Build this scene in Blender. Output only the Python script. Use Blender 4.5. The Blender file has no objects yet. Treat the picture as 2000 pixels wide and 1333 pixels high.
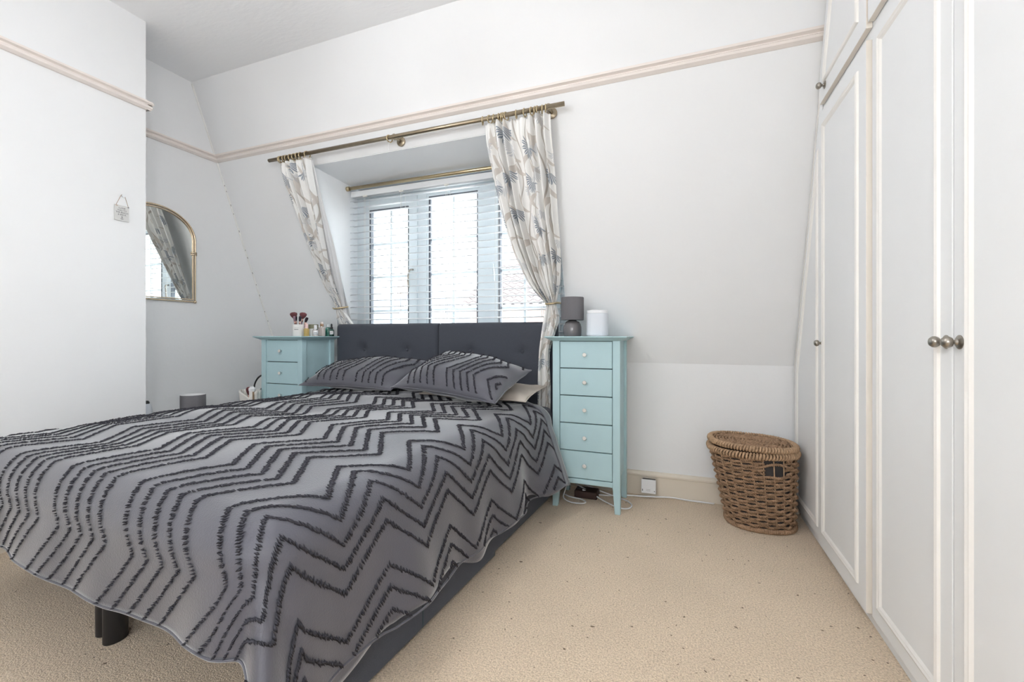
import bpy, bmesh, math, random
import numpy as np
from mathutils import Vector, Matrix
random.seed(7); rng = np.random.default_rng(7)
SC = bpy.context.scene
COL = SC.collection
PI = math.pi

# ------------------------------------------------------------------ camera, sky, light, exposure
cam_d = bpy.data.cameras.new('camera'); cam = bpy.data.objects.new('camera', cam_d); COL.objects.link(cam)
cam_d.sensor_width = 36.0; cam_d.lens = 857.0 / 2000 * 36; cam_d.shift_y = -10.5 / 2000
cam_d.clip_start = 0.02; cam_d.clip_end = 200
cam.location = (0, 0, 1.0); cam.rotation_euler = (PI / 2, 0, math.radians(20.94))
SC.camera = cam

world = bpy.data.worlds.new('overcast_sky'); SC.world = world; world.use_nodes = True
bg = world.node_tree.nodes['Background']
bg.inputs[0].default_value = (0.93, 0.97, 1.0, 1); bg.inputs[1].default_value = 6.5

def area(name, loc, rot, sx, sy, power, color=(1, 1, 1)):
    d = bpy.data.lights.new(name, 'AREA'); d.shape = 'RECTANGLE'; d.size = sx; d.size_y = sy
    d.energy = power; d.color = color
    o = bpy.data.objects.new(name, d); COL.objects.link(o); o.location = loc; o.rotation_euler = rot
    return o
# sky portals at the two window openings (they guide sampling of the sky and add no light of their own)
for _n, _l, _r, _sx, _sy in (('sky_portal_front', (-1.25, -1.95, 1.5), (PI / 2, 0, 0), 1.0, 1.0), ('sky_portal_dormer', (-1.55, 2.93, 1.55), (-PI / 2, 0, 0), 1.74, 1.24)):
    area(_n, _l, _r, _sx, _sy, 1.0).data.cycles.is_portal = True

SC.view_settings.view_transform = 'Standard'; SC.view_settings.look = 'None'
SC.view_settings.gamma = 1.0; SC.view_settings.exposure = 0.48
SC.view_settings.use_curve_mapping = False
SC.cycles.use_denoising = True
SC.cycles.max_bounces = 8; SC.cycles.diffuse_bounces = 5; SC.cycles.glossy_bounces = 3; SC.cycles.transparent_max_bounces = 8
SC.cycles.use_adaptive_sampling = True; SC.cycles.adaptive_threshold = .12; SC.cycles.adaptive_min_samples = 20
SC.cycles.sample_clamp_indirect = 6.0

# ------------------------------------------------------------------ helpers
INV = {}
def link(o, parent=None):
    COL.objects.link(o)
    if parent is not None:
        o.parent = parent
        if parent.name in INV: o.matrix_parent_inverse = INV[parent.name]
    return o
def thing(name, label, cat, loc=(0, 0, 0), group=None, world=True):
    """an Empty at the thing's base; parts are authored in world coordinates unless world=False"""
    o = bpy.data.objects.new(name, None); COL.objects.link(o); o.location = loc; o.empty_display_size = .05
    o['label'] = label; o['category'] = cat
    if group: o['group'] = group
    if world: INV[o.name] = Matrix.Translation(-Vector(loc))
    return o
def tag(o, label, cat, group=None, kind=None):
    if label: o['label'] = label
    if cat: o['category'] = cat
    if group: o['group'] = group
    if kind: o['kind'] = kind
    return o
def struct(o):
    o['kind'] = 'structure'; return o
def mesh(name, V, F, mat, parent=None, smooth=False, uv=None, auto=None):
    me = bpy.data.meshes.new(name)
    me.from_pydata([tuple(map(float, v)) for v in V], [], [tuple(map(int, f)) for f in F])
    if uv is not None:
        lay = me.uv_layers.new(name='UVMap'); li = np.zeros(len(me.loops), dtype=np.int32)
        me.loops.foreach_get('vertex_index', li)
        lay.data.foreach_set('uv', np.asarray(uv, dtype=np.float32)[li].ravel())
    if mat is not None: me.materials.append(mat)
    if smooth:
        me.polygons.foreach_set('use_smooth', [True] * len(me.polygons))
    me.update()
    o = bpy.data.objects.new(name, me); link(o, parent)
    if auto:
        bm = bmesh.new(); bm.from_mesh(me)
        bmesh.ops.recalc_face_normals(bm, faces=bm.faces)
        for e in bm.edges:
            if len(e.link_faces) == 2 and e.calc_face_angle(0) > math.radians(auto): e.smooth = False
        bm.to_mesh(me); bm.free()
    return o
def recalc(o):
    bm = bmesh.new(); bm.from_mesh(o.data); bmesh.ops.recalc_face_normals(bm, faces=bm.faces); bm.to_mesh(o.data); bm.free()
    return o
def bev(o, w, seg=2, ang=40):
    m = o.modifiers.new('bevel', 'BEVEL'); m.width = w; m.segments = seg; m.limit_method = 'ANGLE'; m.angle_limit = math.radians(ang)
    o.data.polygons.foreach_set('use_smooth', [True] * len(o.data.polygons))
    n = o.modifiers.new('wn', 'WEIGHTED_NORMAL'); n.keep_sharp = False
    return o
BOXF = [(0, 3, 2, 1), (4, 5, 6, 7), (0, 1, 5, 4), (1, 2, 6, 5), (2, 3, 7, 6), (3, 0, 4, 7)]
def boxv(x0, x1, y0, y1, z0, z1):
    return [(x0, y0, z0), (x1, y0, z0), (x1, y1, z0), (x0, y1, z0), (x0, y0, z1), (x1, y0, z1), (x1, y1, z1), (x0, y1, z1)]
def box(name, x0, x1, y0, y1, z0, z1, mat, parent=None, b=0.0):
    o = mesh(name, boxv(x0, x1, y0, y1, z0, z1), BOXF, mat, parent)
    if b: bev(o, b)
    return o
def boxes(name, L, mat, parent=None, b=0):
    V, F = [], []
    for l in L:
        n = len(V); V += boxv(*l); F += [tuple(i + n for i in f) for f in BOXF]
    o = mesh(name, V, F, mat, parent)
    if b: bev(o, b)
    return o
def frame_boxes(x0, x1, y0, y1, z0, z1, fr, top=None, bot=None, mull=(), mw=.03):
    """rails across the full width, stiles and mullions fitted between them"""
    t, b_ = top or fr, bot or fr
    L = [(x0, x1, y0, y1, z0, z0 + b_), (x0, x1, y0, y1, z1 - t, z1), (x0, x0 + fr, y0, y1, z0 + b_, z1 - t), (x1 - fr, x1, y0, y1, z0 + b_, z1 - t)]
    return L + [(m - mw, m + mw, y0, y1, z0 + b_, z1 - t) for m in mull]
def prism(name, poly, axis, a0, a1, mat, parent=None, b=0):
    """poly: 2D points; axis 'x': (y,z) extruded in x; 'y': (x,z); 'z': (x,y)"""
    def P(p, a):
        return {'x': (a, p[0], p[1]), 'y': (p[0], a, p[1]), 'z': (p[0], p[1], a)}[axis]
    n = len(poly); V = [P(p, a0) for p in poly] + [P(p, a1) for p in poly]
    F = [tuple(range(n)), tuple(range(2 * n - 1, n - 1, -1))] + [(i, i + n, (i + 1) % n + n, (i + 1) % n) for i in range(n)]
    o = recalc(mesh(name, V, F, mat, parent))
    if b: bev(o, b)
    return o
def lathe(name, prof, c, mat, parent=None, seg=32, axis='z', sx=1, sy=1, auto=40, arc=None):
    """prof: (r, h) pairs revolved about axis through c"""
    V, F = [], []; n = len(prof)
    for k in range(seg):
        th = 2 * PI * k / seg; ct, st = math.cos(th), math.sin(th)
        for r, h in prof:
            if axis == 'z': V.append((c[0] + r * ct * sx, c[1] + r * st * sy, c[2] + h))
            elif axis == '-x': V.append((c[0] - h, c[1] + r * ct, c[2] + r * st))
            elif axis == '-y': V.append((c[0] + r * ct, c[1] - h, c[2] + r * st))
    for k in range(seg):
        k2 = (k + 1) % seg
        for i in range(n - 1): F.append((k * n + i, k2 * n + i, k2 * n + i + 1, k * n + i + 1))
    if prof[0][0] > 1e-6: F.append(tuple(k * n for k in range(seg))[::-1])
    if prof[-1][0] > 1e-6: F.append(tuple(k * n + n - 1 for k in range(seg)))
    o = mesh(name, V, F, mat, parent, smooth=True)
    bm = bmesh.new(); bm.from_mesh(o.data); bmesh.ops.remove_doubles(bm, verts=bm.verts, dist=1e-6)
    bmesh.ops.recalc_face_normals(bm, faces=bm.faces)
    for e in bm.edges:
        if len(e.link_faces) == 2 and e.calc_face_angle(0) > math.radians(auto): e.smooth = False
    bm.to_mesh(o.data); bm.free()
    return o
def frames(P, closed=False):
    P = np.asarray(P, float); n = len(P)
    T = (np.roll(P, -1, 0) - np.roll(P, 1, 0)) if closed else np.gradient(P, axis=0)
    T /= np.linalg.norm(T, axis=1)[:, None] + 1e-12
    up = np.array([0, 0, 1.0])
    if abs(T[0] @ up) > .9: up = np.array([1.0, 0, 0])
    N = []; v = up - T[0] * (T[0] @ up)
    for t in T:
        v = v - t * (t @ v); l = np.linalg.norm(v)
        v = v / l if l > 1e-9 else np.array([1.0, 0, 0]); N.append(v)
    N = np.array(N); return P, T, N, np.cross(T, N)
def tubevf(P, r, sides=8, closed=False, n0=0):
    P, T, N, B = frames(P, closed); n = len(P); r = np.broadcast_to(r, (n,))
    th = np.arange(sides) * 2 * PI / sides
    V = (P[:, None] + r[:, None, None] * (np.cos(th)[None, :, None] * N[:, None] + np.sin(th)[None, :, None] * B[:, None])).reshape(-1, 3)
    F = []
    for i in range(n if closed else n - 1):
        j = (i + 1) % n
        for k in range(sides):
            k2 = (k + 1) % sides
            F.append((n0 + i * sides + k, n0 + i * sides + k2, n0 + j * sides + k2, n0 + j * sides + k))
    if not closed:
        F.append(tuple(n0 + k for k in range(sides))[::-1]); F.append(tuple(n0 + (n - 1) * sides + k for k in range(sides)))
    return list(map(tuple, V)), F
def tube(name, P, r, mat, parent=None, sides=10, closed=False):
    V, F = tubevf(P, r, sides, closed); return mesh(name, V, F, mat, parent, smooth=True)
def tubes(name, L, mat, parent=None, sides=8):
    V, F = [], []
    for P, r, cl in L:
        v, f = tubevf(P, r, sides, cl, len(V)); V += v; F += f
    return mesh(name, V, F, mat, parent, smooth=True)
def ring_pts(c, r, axis='x', n=20):
    a = np.arange(n) * 2 * PI / n
    if axis == 'x': return [(c[0], c[1] + r * math.cos(t), c[2] + r * math.sin(t)) for t in a]
    if axis == 'y': return [(c[0] + r * math.cos(t), c[1], c[2] + r * math.sin(t)) for t in a]
    return [(c[0] + r * math.cos(t), c[1] + r * math.sin(t), c[2]) for t in a]
def spline(C, n=40):
    """Catmull-Rom through control points"""
    C = np.asarray(C, float); C = np.vstack([2 * C[0] - C[1], C, 2 * C[-1] - C[-2]])
    out = []; m = len(C) - 3
    for q in np.linspace(0, m - 1e-9, n):
        i = int(q); t = q - i; p0, p1, p2, p3 = C[i:i + 4]
        out.append(.5 * ((2 * p1) + (-p0 + p2) * t + (2 * p0 - 5 * p1 + 4 * p2 - p3) * t * t + (-p0 + 3 * p1 - 3 * p2 + p3) * t ** 3))
    return np.array(out)
def grid(name, X, mat, parent=None, uv=None, smooth=True):
    """X: (n,m,3) array of points"""
    n, m = X.shape[:2]
    F = [(i * m + j, (i + 1) * m + j, (i + 1) * m + j + 1, i * m + j + 1) for i in range(n - 1) for j in range(m - 1)]
    return mesh(name, X.reshape(-1, 3), F, mat, parent, smooth, uv=None if uv is None else uv.reshape(-1, 2))
def solid(o, t, off=-1):
    m = o.modifiers.new('solid', 'SOLIDIFY'); m.thickness = t; m.offset = off; return o
def copy_tree(o, parent=None):
    c = o.copy(); COL.objects.link(c)
    if parent is not None: c.parent = parent
    for ch in list(o.children): copy_tree(ch, c)
    return c

# ------------------------------------------------------------------ materials
def mat(name, col, rough=.6, metal=0.0, var=.04, vscale=8, bump=0.0, bscale=60, spec=.5, sheen=0.0, trans=0.0, alpha=1.0, stretch=None, ior=1.45, coat=0):
    m = bpy.data.materials.new(name); m.use_nodes = True
    nt = m.node_tree; b = nt.nodes['Principled BSDF']
    def N(t): return nt.nodes.new(t)
    tc = N('ShaderNodeTexCoord'); mp = N('ShaderNodeMapping'); nt.links.new(tc.outputs['Object'], mp.inputs[0])
    if stretch: mp.inputs['Scale'].default_value = stretch
    nz = N('ShaderNodeTexNoise'); nz.inputs['Scale'].default_value = vscale; nz.inputs['Detail'].default_value = 4
    nt.links.new(mp.outputs[0], nz.inputs['Vector'])
    mx = N('ShaderNodeMix'); mx.data_type = 'RGBA'
    c = np.array(col)
    mx.inputs['A'].default_value = (*np.clip(c * (1 - var), 0, 1), 1); mx.inputs['B'].default_value = (*np.clip(c * (1 + var), 0, 1), 1)
    nt.links.new(nz.outputs['Fac'], mx.inputs['Factor']); nt.links.new(mx.outputs['Result'], b.inputs['Base Color'])
    b.inputs['Roughness'].default_value = rough; b.inputs['Metallic'].default_value = metal
    b.inputs['Specular IOR Level'].default_value = spec; b.inputs['IOR'].default_value = ior
    if sheen: b.inputs['Sheen Weight'].default_value = sheen; b.inputs['Sheen Roughness'].default_value = .4
    if trans: b.inputs['Transmission Weight'].default_value = trans
    if coat: b.inputs['Coat Weight'].default_value = coat
    if alpha < 1: b.inputs['Alpha'].default_value = alpha
    if bump:
        n2 = N('ShaderNodeTexNoise'); n2.inputs['Scale'].default_value = bscale; n2.inputs['Detail'].default_value = 3
        nt.links.new(mp.outputs[0], n2.inputs['Vector'])
        bp = N('ShaderNodeBump'); bp.inputs['Strength'].default_value = bump; bp.inputs['Distance'].default_value = .01
        nt.links.new(n2.outputs['Fac'], bp.inputs['Height']); nt.links.new(bp.outputs['Normal'], b.inputs['Normal'])
    m['nodes'] = 1
    return m
M = {}
M['wall'] = mat('wall_paint', (.815, .819, .825), .75, var=.012, vscale=3, bump=.06, bscale=35, spec=.2)
M['ceil'] = mat('ceiling_paint', (.90, .905, .915), .8, var=.012, vscale=3, bump=.14, bscale=18, spec=.2, stretch=(1, 2.5, 1))
M['reveal'] = mat('reveal_paint', (.91, .925, .94), .7, var=.01, spec=.2)
M['rail'] = mat('cream_rail_paint', (.80, .735, .69), .45, var=.03, vscale=20, bump=.05)
M['skirt'] = mat('cream_skirting_paint', (.72, .65, .55), .4, var=.04, vscale=6)
M['ward'] = mat('white_wardrobe_foil', (.855, .86, .865), .5, var=.012, spec=.3)
M['wardedge'] = mat('cream_door_edge', (.80, .74, .66), .5, var=.02)
M['mould'] = mat('cream_moulding', (.86, .835, .80), .4, var=.015)
M['pewter'] = mat('aged_pewter', (.36, .33, .29), .32, 1.0, var=.25, vscale=60)
M['brass'] = mat('antique_brass', (.33, .275, .20), .34, 1.0, var=.2, vscale=40)
M['brass2'] = mat('bright_brass', (.60, .49, .31), .3, 1.0, var=.1, vscale=30)
M['gold'] = mat('pale_gold_frame', (.74, .60, .44), .22, 1.0, var=.06, vscale=30)
M['blue'] = mat('duck_egg_blue_paint', (.44, .615, .655), .42, var=.025, vscale=12, bump=.04, bscale=90)
M['gap'] = mat('shadow_gap', (.05, .07, .08), .9)
M['chrome'] = mat('chrome', (.6, .6, .6), .12, 1.0, var=.05)
M['pearl'] = mat('cut_glass_knob', (.72, .70, .66), .08, var=.2, vscale=120, coat=1)
M['grey'] = mat('charcoal_upholstery', (.070, .076, .094), .9, var=.18, vscale=260, bump=.25, bscale=420, spec=.2, sheen=.15)
M['duvet'] = mat('charcoal_cotton', (.084, .084, .104), .46, var=.06, vscale=5, bump=.12, bscale=260, spec=.7, sheen=.7)
M['tuft'] = mat('dark_tuft_yarn', (.058, .057, .068), .95, var=.3, vscale=300, spec=.1)
M['beige'] = mat('beige_pillowcase', (.55, .49, .43), .8, var=.05, bump=.05)
M['ticking'] = mat('grey_fitted_sheet', (.10, .10, .115), .85, var=.04)
M['black'] = mat('black_plastic', (.018, .018, .02), .45, var=.1)
M['shade'] = mat('grey_lamp_fabric', (.155, .15, .16), .85, var=.12, vscale=90, bump=.15, bscale=220, stretch=(1, 1, 6))
M['shadein'] = mat('white_shade_lining', (.75, .75, .75), .7, var=.02)
M['glaze'] = mat('grey_ceramic_glaze', (.14, .13, .135), .18, var=.05, coat=.6)
M['white'] = mat('white_plastic', (.80, .81, .83), .35, var=.01)
M['whiteg'] = mat('pale_grey_plastic', (.68, .71, .76), .45, var=.01)
M['upvc'] = mat('white_window_plastic', (.74, .80, .83), .35, var=.01)
M['gasket'] = mat('grey_gasket', (.10, .11, .13), .6)
M['slat'] = mat('white_blind_slat', (.78, .80, .82), .5, var=.015)
M['cord'] = mat('white_cord', (.80, .79, .76), .7, var=.03)
M['ceram'] = mat('white_ceramic', (.80, .79, .77), .3, var=.01)
M['print'] = mat('grey_print', (.10, .10, .11), .7)
M['bristle'] = mat('plum_brush_hair', (.16, .055, .06), .9, var=.3, vscale=200)
M['bristle2'] = mat('black_brush_hair', (.03, .022, .03), .9, var=.3, vscale=200)
M['handle'] = mat('mauve_brush_handle', (.30, .20, .25), .4, var=.1)
M['rose'] = mat('rose_gold', (.72, .46, .38), .3, 1.0)
M['pink'] = mat('pink_cap', (.72, .52, .50), .4)
M['amber'] = mat('golden_liquid', (.50, .36, .13), .12, var=.15, vscale=40, coat=.5)
M['olive'] = mat('olive_cap', (.27, .26, .17), .5)
M['greeng'] = mat('green_glass', (.03, .17, .12), .1, var=.1, coat=.8)
M['dgreeng'] = mat('dark_green_glass', (.02, .08, .06), .1, coat=.8)
M['clearg'] = mat('smoky_perfume_glass', (.62, .56, .53), .06, var=.05, coat=1.0)
M['wood'] = mat('walnut_cap', (.33, .21, .13), .5, var=.2, vscale=30)
M['stone'] = mat('plaque_ceramic', (.62, .615, .60), .6, var=.03, vscale=40)
M['twine'] = mat('brown_twine', (.42, .27, .18), .8)
M['canvas'] = mat('white_canvas_bag', (.74, .72, .68), .8, var=.06, vscale=14, bump=.2, bscale=30)
M['strapb'] = mat('brown_strap', (.26, .18, .11), .7)
M['maroon'] = mat('dark_maroon_box', (.05, .025, .02), .6)
M['bench'] = mat('white_bench_paint', (.74, .74, .73), .5)
M['mirror'] = mat('mirror_glass', (.86, .88, .86), .015, 1.0, var=0)
M['brick'] = mat('red_brick_wall', (.36, .27, .24), .9, var=.2, vscale=4)
M['render'] = mat('pale_render_wall', (.62, .61, .60), .9, var=.04)
M['tile'] = mat('terracotta_roof_tile', (.235, .20, .20), .85, var=.2, vscale=3)
M['slate'] = mat('slate_roof', (.15, .16, .19), .8, var=.12, vscale=3)
M['asphalt'] = mat('pale_paving', (.55, .55, .55), .9)

def carpet_mat():
    m = mat('beige_loop_carpet', (.78, .638, .485), .95, var=.10, vscale=3, spec=.1, sheen=.2)
    nt = m.node_tree; b = nt.nodes['Principled BSDF']
    tc = nt.nodes.new('ShaderNodeTexCoord')
    v = nt.nodes.new('ShaderNodeTexVoronoi'); v.inputs['Scale'].default_value = 230; v.feature = 'F1'
    nt.links.new(tc.outputs['Object'], v.inputs['Vector'])
    n = nt.nodes.new('ShaderNodeTexNoise'); n.inputs['Scale'].default_value = 110; n.inputs['Detail'].default_value = 4
    nt.links.new(tc.outputs['Object'], n.inputs['Vector'])
    bp = nt.nodes.new('ShaderNodeBump'); bp.inputs['Strength'].default_value = .5; bp.inputs['Distance'].default_value = .006
    mm = nt.nodes.new('ShaderNodeMath'); mm.operation = 'SUBTRACT'
    nt.links.new(n.outputs['Fac'], mm.inputs[0]); nt.links.new(v.outputs['Distance'], mm.inputs[1])
    nt.links.new(mm.outputs[0], bp.inputs['Height']); nt.links.new(bp.outputs['Normal'], b.inputs['Normal'])
    # flecks of darker and paler yarn
    src = b.inputs['Base Color'].links[0].from_socket
    n2 = nt.nodes.new('ShaderNodeTexNoise'); n2.inputs['Scale'].default_value = 180; n2.inputs['Detail'].default_value = 2
    nt.links.new(tc.outputs['Object'], n2.inputs['Vector'])
    r = nt.nodes.new('ShaderNodeValToRGB'); r.color_ramp.elements[0].position = .30; r.color_ramp.elements[0].color = (.62, .58, .54, 1)
    r.color_ramp.elements[1].position = .62; r.color_ramp.elements[1].color = (1.06, 1.06, 1.05, 1)
    nt.links.new(n2.outputs['Fac'], r.inputs[0])
    mu = nt.nodes.new('ShaderNodeMix'); mu.data_type = 'RGBA'; mu.blend_type = 'MULTIPLY'; mu.inputs['Factor'].default_value = .8
    nt.links.new(src, mu.inputs['A']); nt.links.new(r.outputs[0], mu.inputs['B'])
    n3 = nt.nodes.new('ShaderNodeTexNoise'); n3.inputs['Scale'].default_value = 48; n3.inputs['Detail'].default_value = 1
    nt.links.new(tc.outputs['Object'], n3.inputs['Vector'])
    r3 = nt.nodes.new('ShaderNodeValToRGB'); r3.color_ramp.elements[0].position = .24; r3.color_ramp.elements[0].color = (.30, .26, .22, 1)
    r3.color_ramp.elements[1].position = .27; r3.color_ramp.elements[1].color = (1, 1, 1, 1)
    nt.links.new(n3.outputs['Fac'], r3.inputs[0])
    mu2 = nt.nodes.new('ShaderNodeMix'); mu2.data_type = 'RGBA'; mu2.blend_type = 'MULTIPLY'; mu2.inputs['Factor'].default_value = 1
    nt.links.new(mu.outputs['Result'], mu2.inputs['A']); nt.links.new(r3.outputs[0], mu2.inputs['B'])
    nt.links.new(mu2.outputs['Result'], b.inputs['Base Color'])
    return m
M['carpet'] = carpet_mat()

def curtain_mat():
    """cream cloth printed with blue-grey flower heads, beige leaves and thin stems (UV in metres)"""
    m = bpy.data.materials.new('floral_curtain_print'); m.use_nodes = True; nt = m.node_tree; b = nt.nodes['Principled BSDF']
    L = nt.links.new
    def N(t, **k):
        n = nt.nodes.new(t)
        for a, v in k.items(): setattr(n, a, v)
        return n
    def math_(op, a, c=None, d=None):
        n = N('ShaderNodeMath', operation=op)
        for i, v in enumerate((a, c, d)):
            if v is None: continue
            if isinstance(v, (int, float)): n.inputs[i].default_value = v
            else: L(v, n.inputs[i])
        return n.outputs[0]
    def sstep(x, lo, hi):
        n = N('ShaderNodeMapRange', interpolation_type='SMOOTHSTEP'); L(x, n.inputs[0])
        n.inputs[1].default_value = lo; n.inputs[2].default_value = hi; return n.outputs[0]
    uv = N('ShaderNodeUVMap'); uv.uv_map = 'UVMap'
    def cell(scale, off, rnd):
        mp = N('ShaderNodeMapping'); L(uv.outputs[0], mp.inputs[0]); mp.inputs['Scale'].default_value = (scale, scale, 1); mp.inputs['Location'].default_value = off
        v = N('ShaderNodeTexVoronoi', voronoi_dimensions='2D'); v.inputs['Scale'].default_value = 1; v.inputs['Randomness'].default_value = rnd
        L(mp.outputs[0], v.inputs['Vector'])
        sb = N('ShaderNodeVectorMath', operation='SUBTRACT'); L(mp.outputs[0], sb.inputs[0]); L(v.outputs['Position'], sb.inputs[1])
        sp = N('ShaderNodeSeparateXYZ'); L(sb.outputs[0], sp.inputs[0])
        sc = N('ShaderNodeSeparateColor'); L(v.outputs['Color'], sc.inputs[0])
        return sp.outputs[0], sp.outputs[1], sc.outputs[0], sc.outputs[1]
    # flower heads: fans of thin petals
    def flower(scale, off, R):
        x, y, r1, r2 = cell(scale, off, .75)
        ang = math_('ADD', math_('ARCTAN2', x, y), math_('MULTIPLY', math_('SUBTRACT', r1, .5), 1.6))
        rad = math_('SQRT', math_('ADD', math_('MULTIPLY', x, x), math_('MULTIPLY', y, y)))
        pet = math_('ABSOLUTE', math_('SINE', math_('MULTIPLY', ang, 6.5)))
        edge = math_('MULTIPLY', math_('ADD', .62, math_('MULTIPLY', pet, .38)), R)
        ins = sstep(math_('SUBTRACT', edge, rad), 0, .02)
        fan = sstep(math_('SUBTRACT', 1.75, math_('ABSOLUTE', ang)), 0, .1)
        streak = sstep(math_('ABSOLUTE', math_('SINE', math_('MULTIPLY', ang, 13))), .30, .55)
        core = sstep(rad, R * .12, R * .2)
        keep = sstep(r2, .12, .13)
        return math_('MULTIPLY', math_('MULTIPLY', math_('MULTIPLY', ins, fan), math_('MULTIPLY', streak, core)), keep)
    f1 = flower(4.4, (.3, .1, 0), .34); f2 = flower(5.0, (3.4, 7.7, 0), .32)
    def leaf(scale, off, sgn):
        x, y, r1, r2 = cell(scale, off, .8)
        th = math_('MULTIPLY', math_('ADD', math_('MULTIPLY', r1, .7), .35), sgn)
        ct, st = math_('COSINE', th), math_('SINE', th)
        u = math_('ADD', math_('MULTIPLY', x, ct), math_('MULTIPLY', y, st))
        w = math_('SUBTRACT', math_('MULTIPLY', y, ct), math_('MULTIPLY', x, st))
        u2 = math_('SUBTRACT', u, math_('MULTIPLY', math_('MULTIPLY', w, w), 1.2))
        q = math_('ADD', math_('POWER', math_('DIVIDE', math_('ABSOLUTE', u2), .075), 1.3), math_('POWER', math_('DIVIDE', math_('ABSOLUTE', w), .44), 1.6))
        return sstep(math_('SUBTRACT', 1, q), 0, .12)
    l1 = leaf(4.6, (1.7, .4, 0), 1); l2 = leaf(5.0, (8.1, 2.2, 0), -1)
    sp = N('ShaderNodeSeparateXYZ'); L(uv.outputs[0], sp.inputs[0])
    def stem(freq, ph, amp, wf):
        wob = math_('MULTIPLY', math_('SINE', math_('ADD', math_('MULTIPLY', sp.outputs[1], wf), ph)), amp)
        s = math_('FRACT', math_('ADD', math_('MULTIPLY', math_('ADD', sp.outputs[0], wob), freq), ph))
        return sstep(math_('SUBTRACT', .028, math_('ABSOLUTE', math_('SUBTRACT', s, .5))), 0, .012)
    s1 = stem(5.2, .3, .035, 14); s2 = stem(4.1, 1.7, .05, 9)
    def mix(fac, a, bcol):
        n = N('ShaderNodeMix', data_type='RGBA'); L(fac, n.inputs['Factor'])
        if isinstance(a, tuple): n.inputs['A'].default_value = a
        else: L(a, n.inputs['A'])
        n.inputs['B'].default_value = bcol; return n.outputs['Result']
    c = mix(math_('MAXIMUM', s1, s2), (.93, .92, .90, 1), (.56, .52, .48, 1))
    c = mix(math_('MULTIPLY', math_('MAXIMUM', l1, l2), .85), c, (.66, .61, .56, 1))
    c = mix(math_('MULTIPLY', f2, .55), c, (.52, .55, .59, 1))
    c = mix(f1, c, (.33, .37, .42, 1))
    L(c, b.inputs['Base Color']); b.inputs['Roughness'].default_value = .85; b.inputs['Specular IOR Level'].default_value = .2
    b.inputs['Sheen Weight'].default_value = .1
    # thin cloth lets some light through
    tr = N('ShaderNodeBsdfTranslucent'); L(c, tr.inputs[0]); ms = N('ShaderNodeMixShader'); ms.inputs[0].default_value = .15
    L(b.outputs[0], ms.inputs[1]); L(tr.outputs[0], ms.inputs[2]); L(ms.outputs[0], nt.nodes['Material Output'].inputs[0])
    return m
M['floral'] = curtain_mat()
def lining_mat():
    m = mat('white_curtain_lining', (.82, .82, .83), .85, var=.02); nt = m.node_tree; b = nt.nodes['Principled BSDF']
    tr = nt.nodes.new('ShaderNodeBsdfTranslucent'); tr.inputs[0].default_value = (.8, .8, .8, 1); ms = nt.nodes.new('ShaderNodeMixShader'); ms.inputs[0].default_value = .3
    nt.links.new(b.outputs[0], ms.inputs[1]); nt.links.new(tr.outputs[0], ms.inputs[2]); nt.links.new(ms.outputs[0], nt.nodes['Material Output'].inputs[0])
    return m
M['lining'] = lining_mat()
def glass_mat():
    m = bpy.data.materials.new('window_glass'); m.use_nodes = True; nt = m.node_tree
    nt.nodes.remove(nt.nodes['Principled BSDF'])
    t = nt.nodes.new('ShaderNodeBsdfTransparent'); g = nt.nodes.new('ShaderNodeBsdfGlossy'); g.inputs['Roughness'].default_value = .02
    t.inputs[0].default_value = (.96, .98, .98, 1)
    ms = nt.nodes.new('ShaderNodeMixShader'); ms.inputs[0].default_value = .05
    nt.links.new(t.outputs[0], ms.inputs[1]); nt.links.new(g.outputs[0], ms.inputs[2]); nt.links.new(ms.outputs[0], nt.nodes['Material Output'].inputs[0])
    return m
M['glass'] = glass_mat()
def rope_mat():
    m = mat('seagrass_rope', (.40, .255, .16), .8, var=.5, vscale=45, bump=.7, bscale=170, spec=.25)
    return m
M['rope'] = rope_mat()
M['liner'] = mat('shade_dark_liner', (.06, .055, .055), .9, var=.3, vscale=25)  # cloth colour made dark to hold the shade inside the basket
M['rope2'] = mat('pale_seagrass_binding', (.50, .335, .21), .8, var=.4, vscale=60, bump=.6, bscale=170, spec=.25)

# ------------------------------------------------------------------ the room
XA, XC, YC = -3.31, -2.922, 1.634      # alcove wall, chimney breast face and its far edge
YB, ZK, ZC = 2.883, .828, 2.84         # back wall, knee height, ceiling
SL = .368                              # lean of the sloping wall
XR, YF = 1.22, -1.9                    # right wall (behind the wardrobe), front wall
XW = .604                              # wardrobe face
def ys(z): return YB - (z - ZK) * SL   # room-side surface of the sloping wall
struct(box('floor', XA - .1, XR + .1, YF - .1, YB + .1, -.06, 0, M['carpet']))
struct(box('ceiling', XA - .1, XR + .1, YF - .1, YB + .1, ZC, ZC + .06, M['ceil']))
struct(box('wall_left', XA - .1, XA, YF - .1, YB + .1, 0, ZC, M['wall']))
struct(box('wall_chimney', XA, XC, .1, YC, 0, ZC, M['wall']))
struct(box('wall_right', XR, XR + .1, YF - .1, YB + .1, 0, ZC, M['wall']))
# wall behind the camera with an unseen window added to let sky light in
fx0, fx1, fz0, fz1 = -1.75, -.75, 1.0, 2.0
struct(boxes('wall_front', [(XA, fx0, YF - .1, YF, 0, ZC), (fx1, XR, YF - .1, YF, 0, ZC), (fx0, fx1, YF - .1, YF, 0, fz0), (fx0, fx1, YF - .1, YF, fz1, ZC)], M['wall']))
struct(boxes('fill_window', frame_boxes(fx0, fx1, YF - .09, YF - .03, fz0, fz1, .06, mull=(-1.25,)), M['upvc']))

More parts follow.
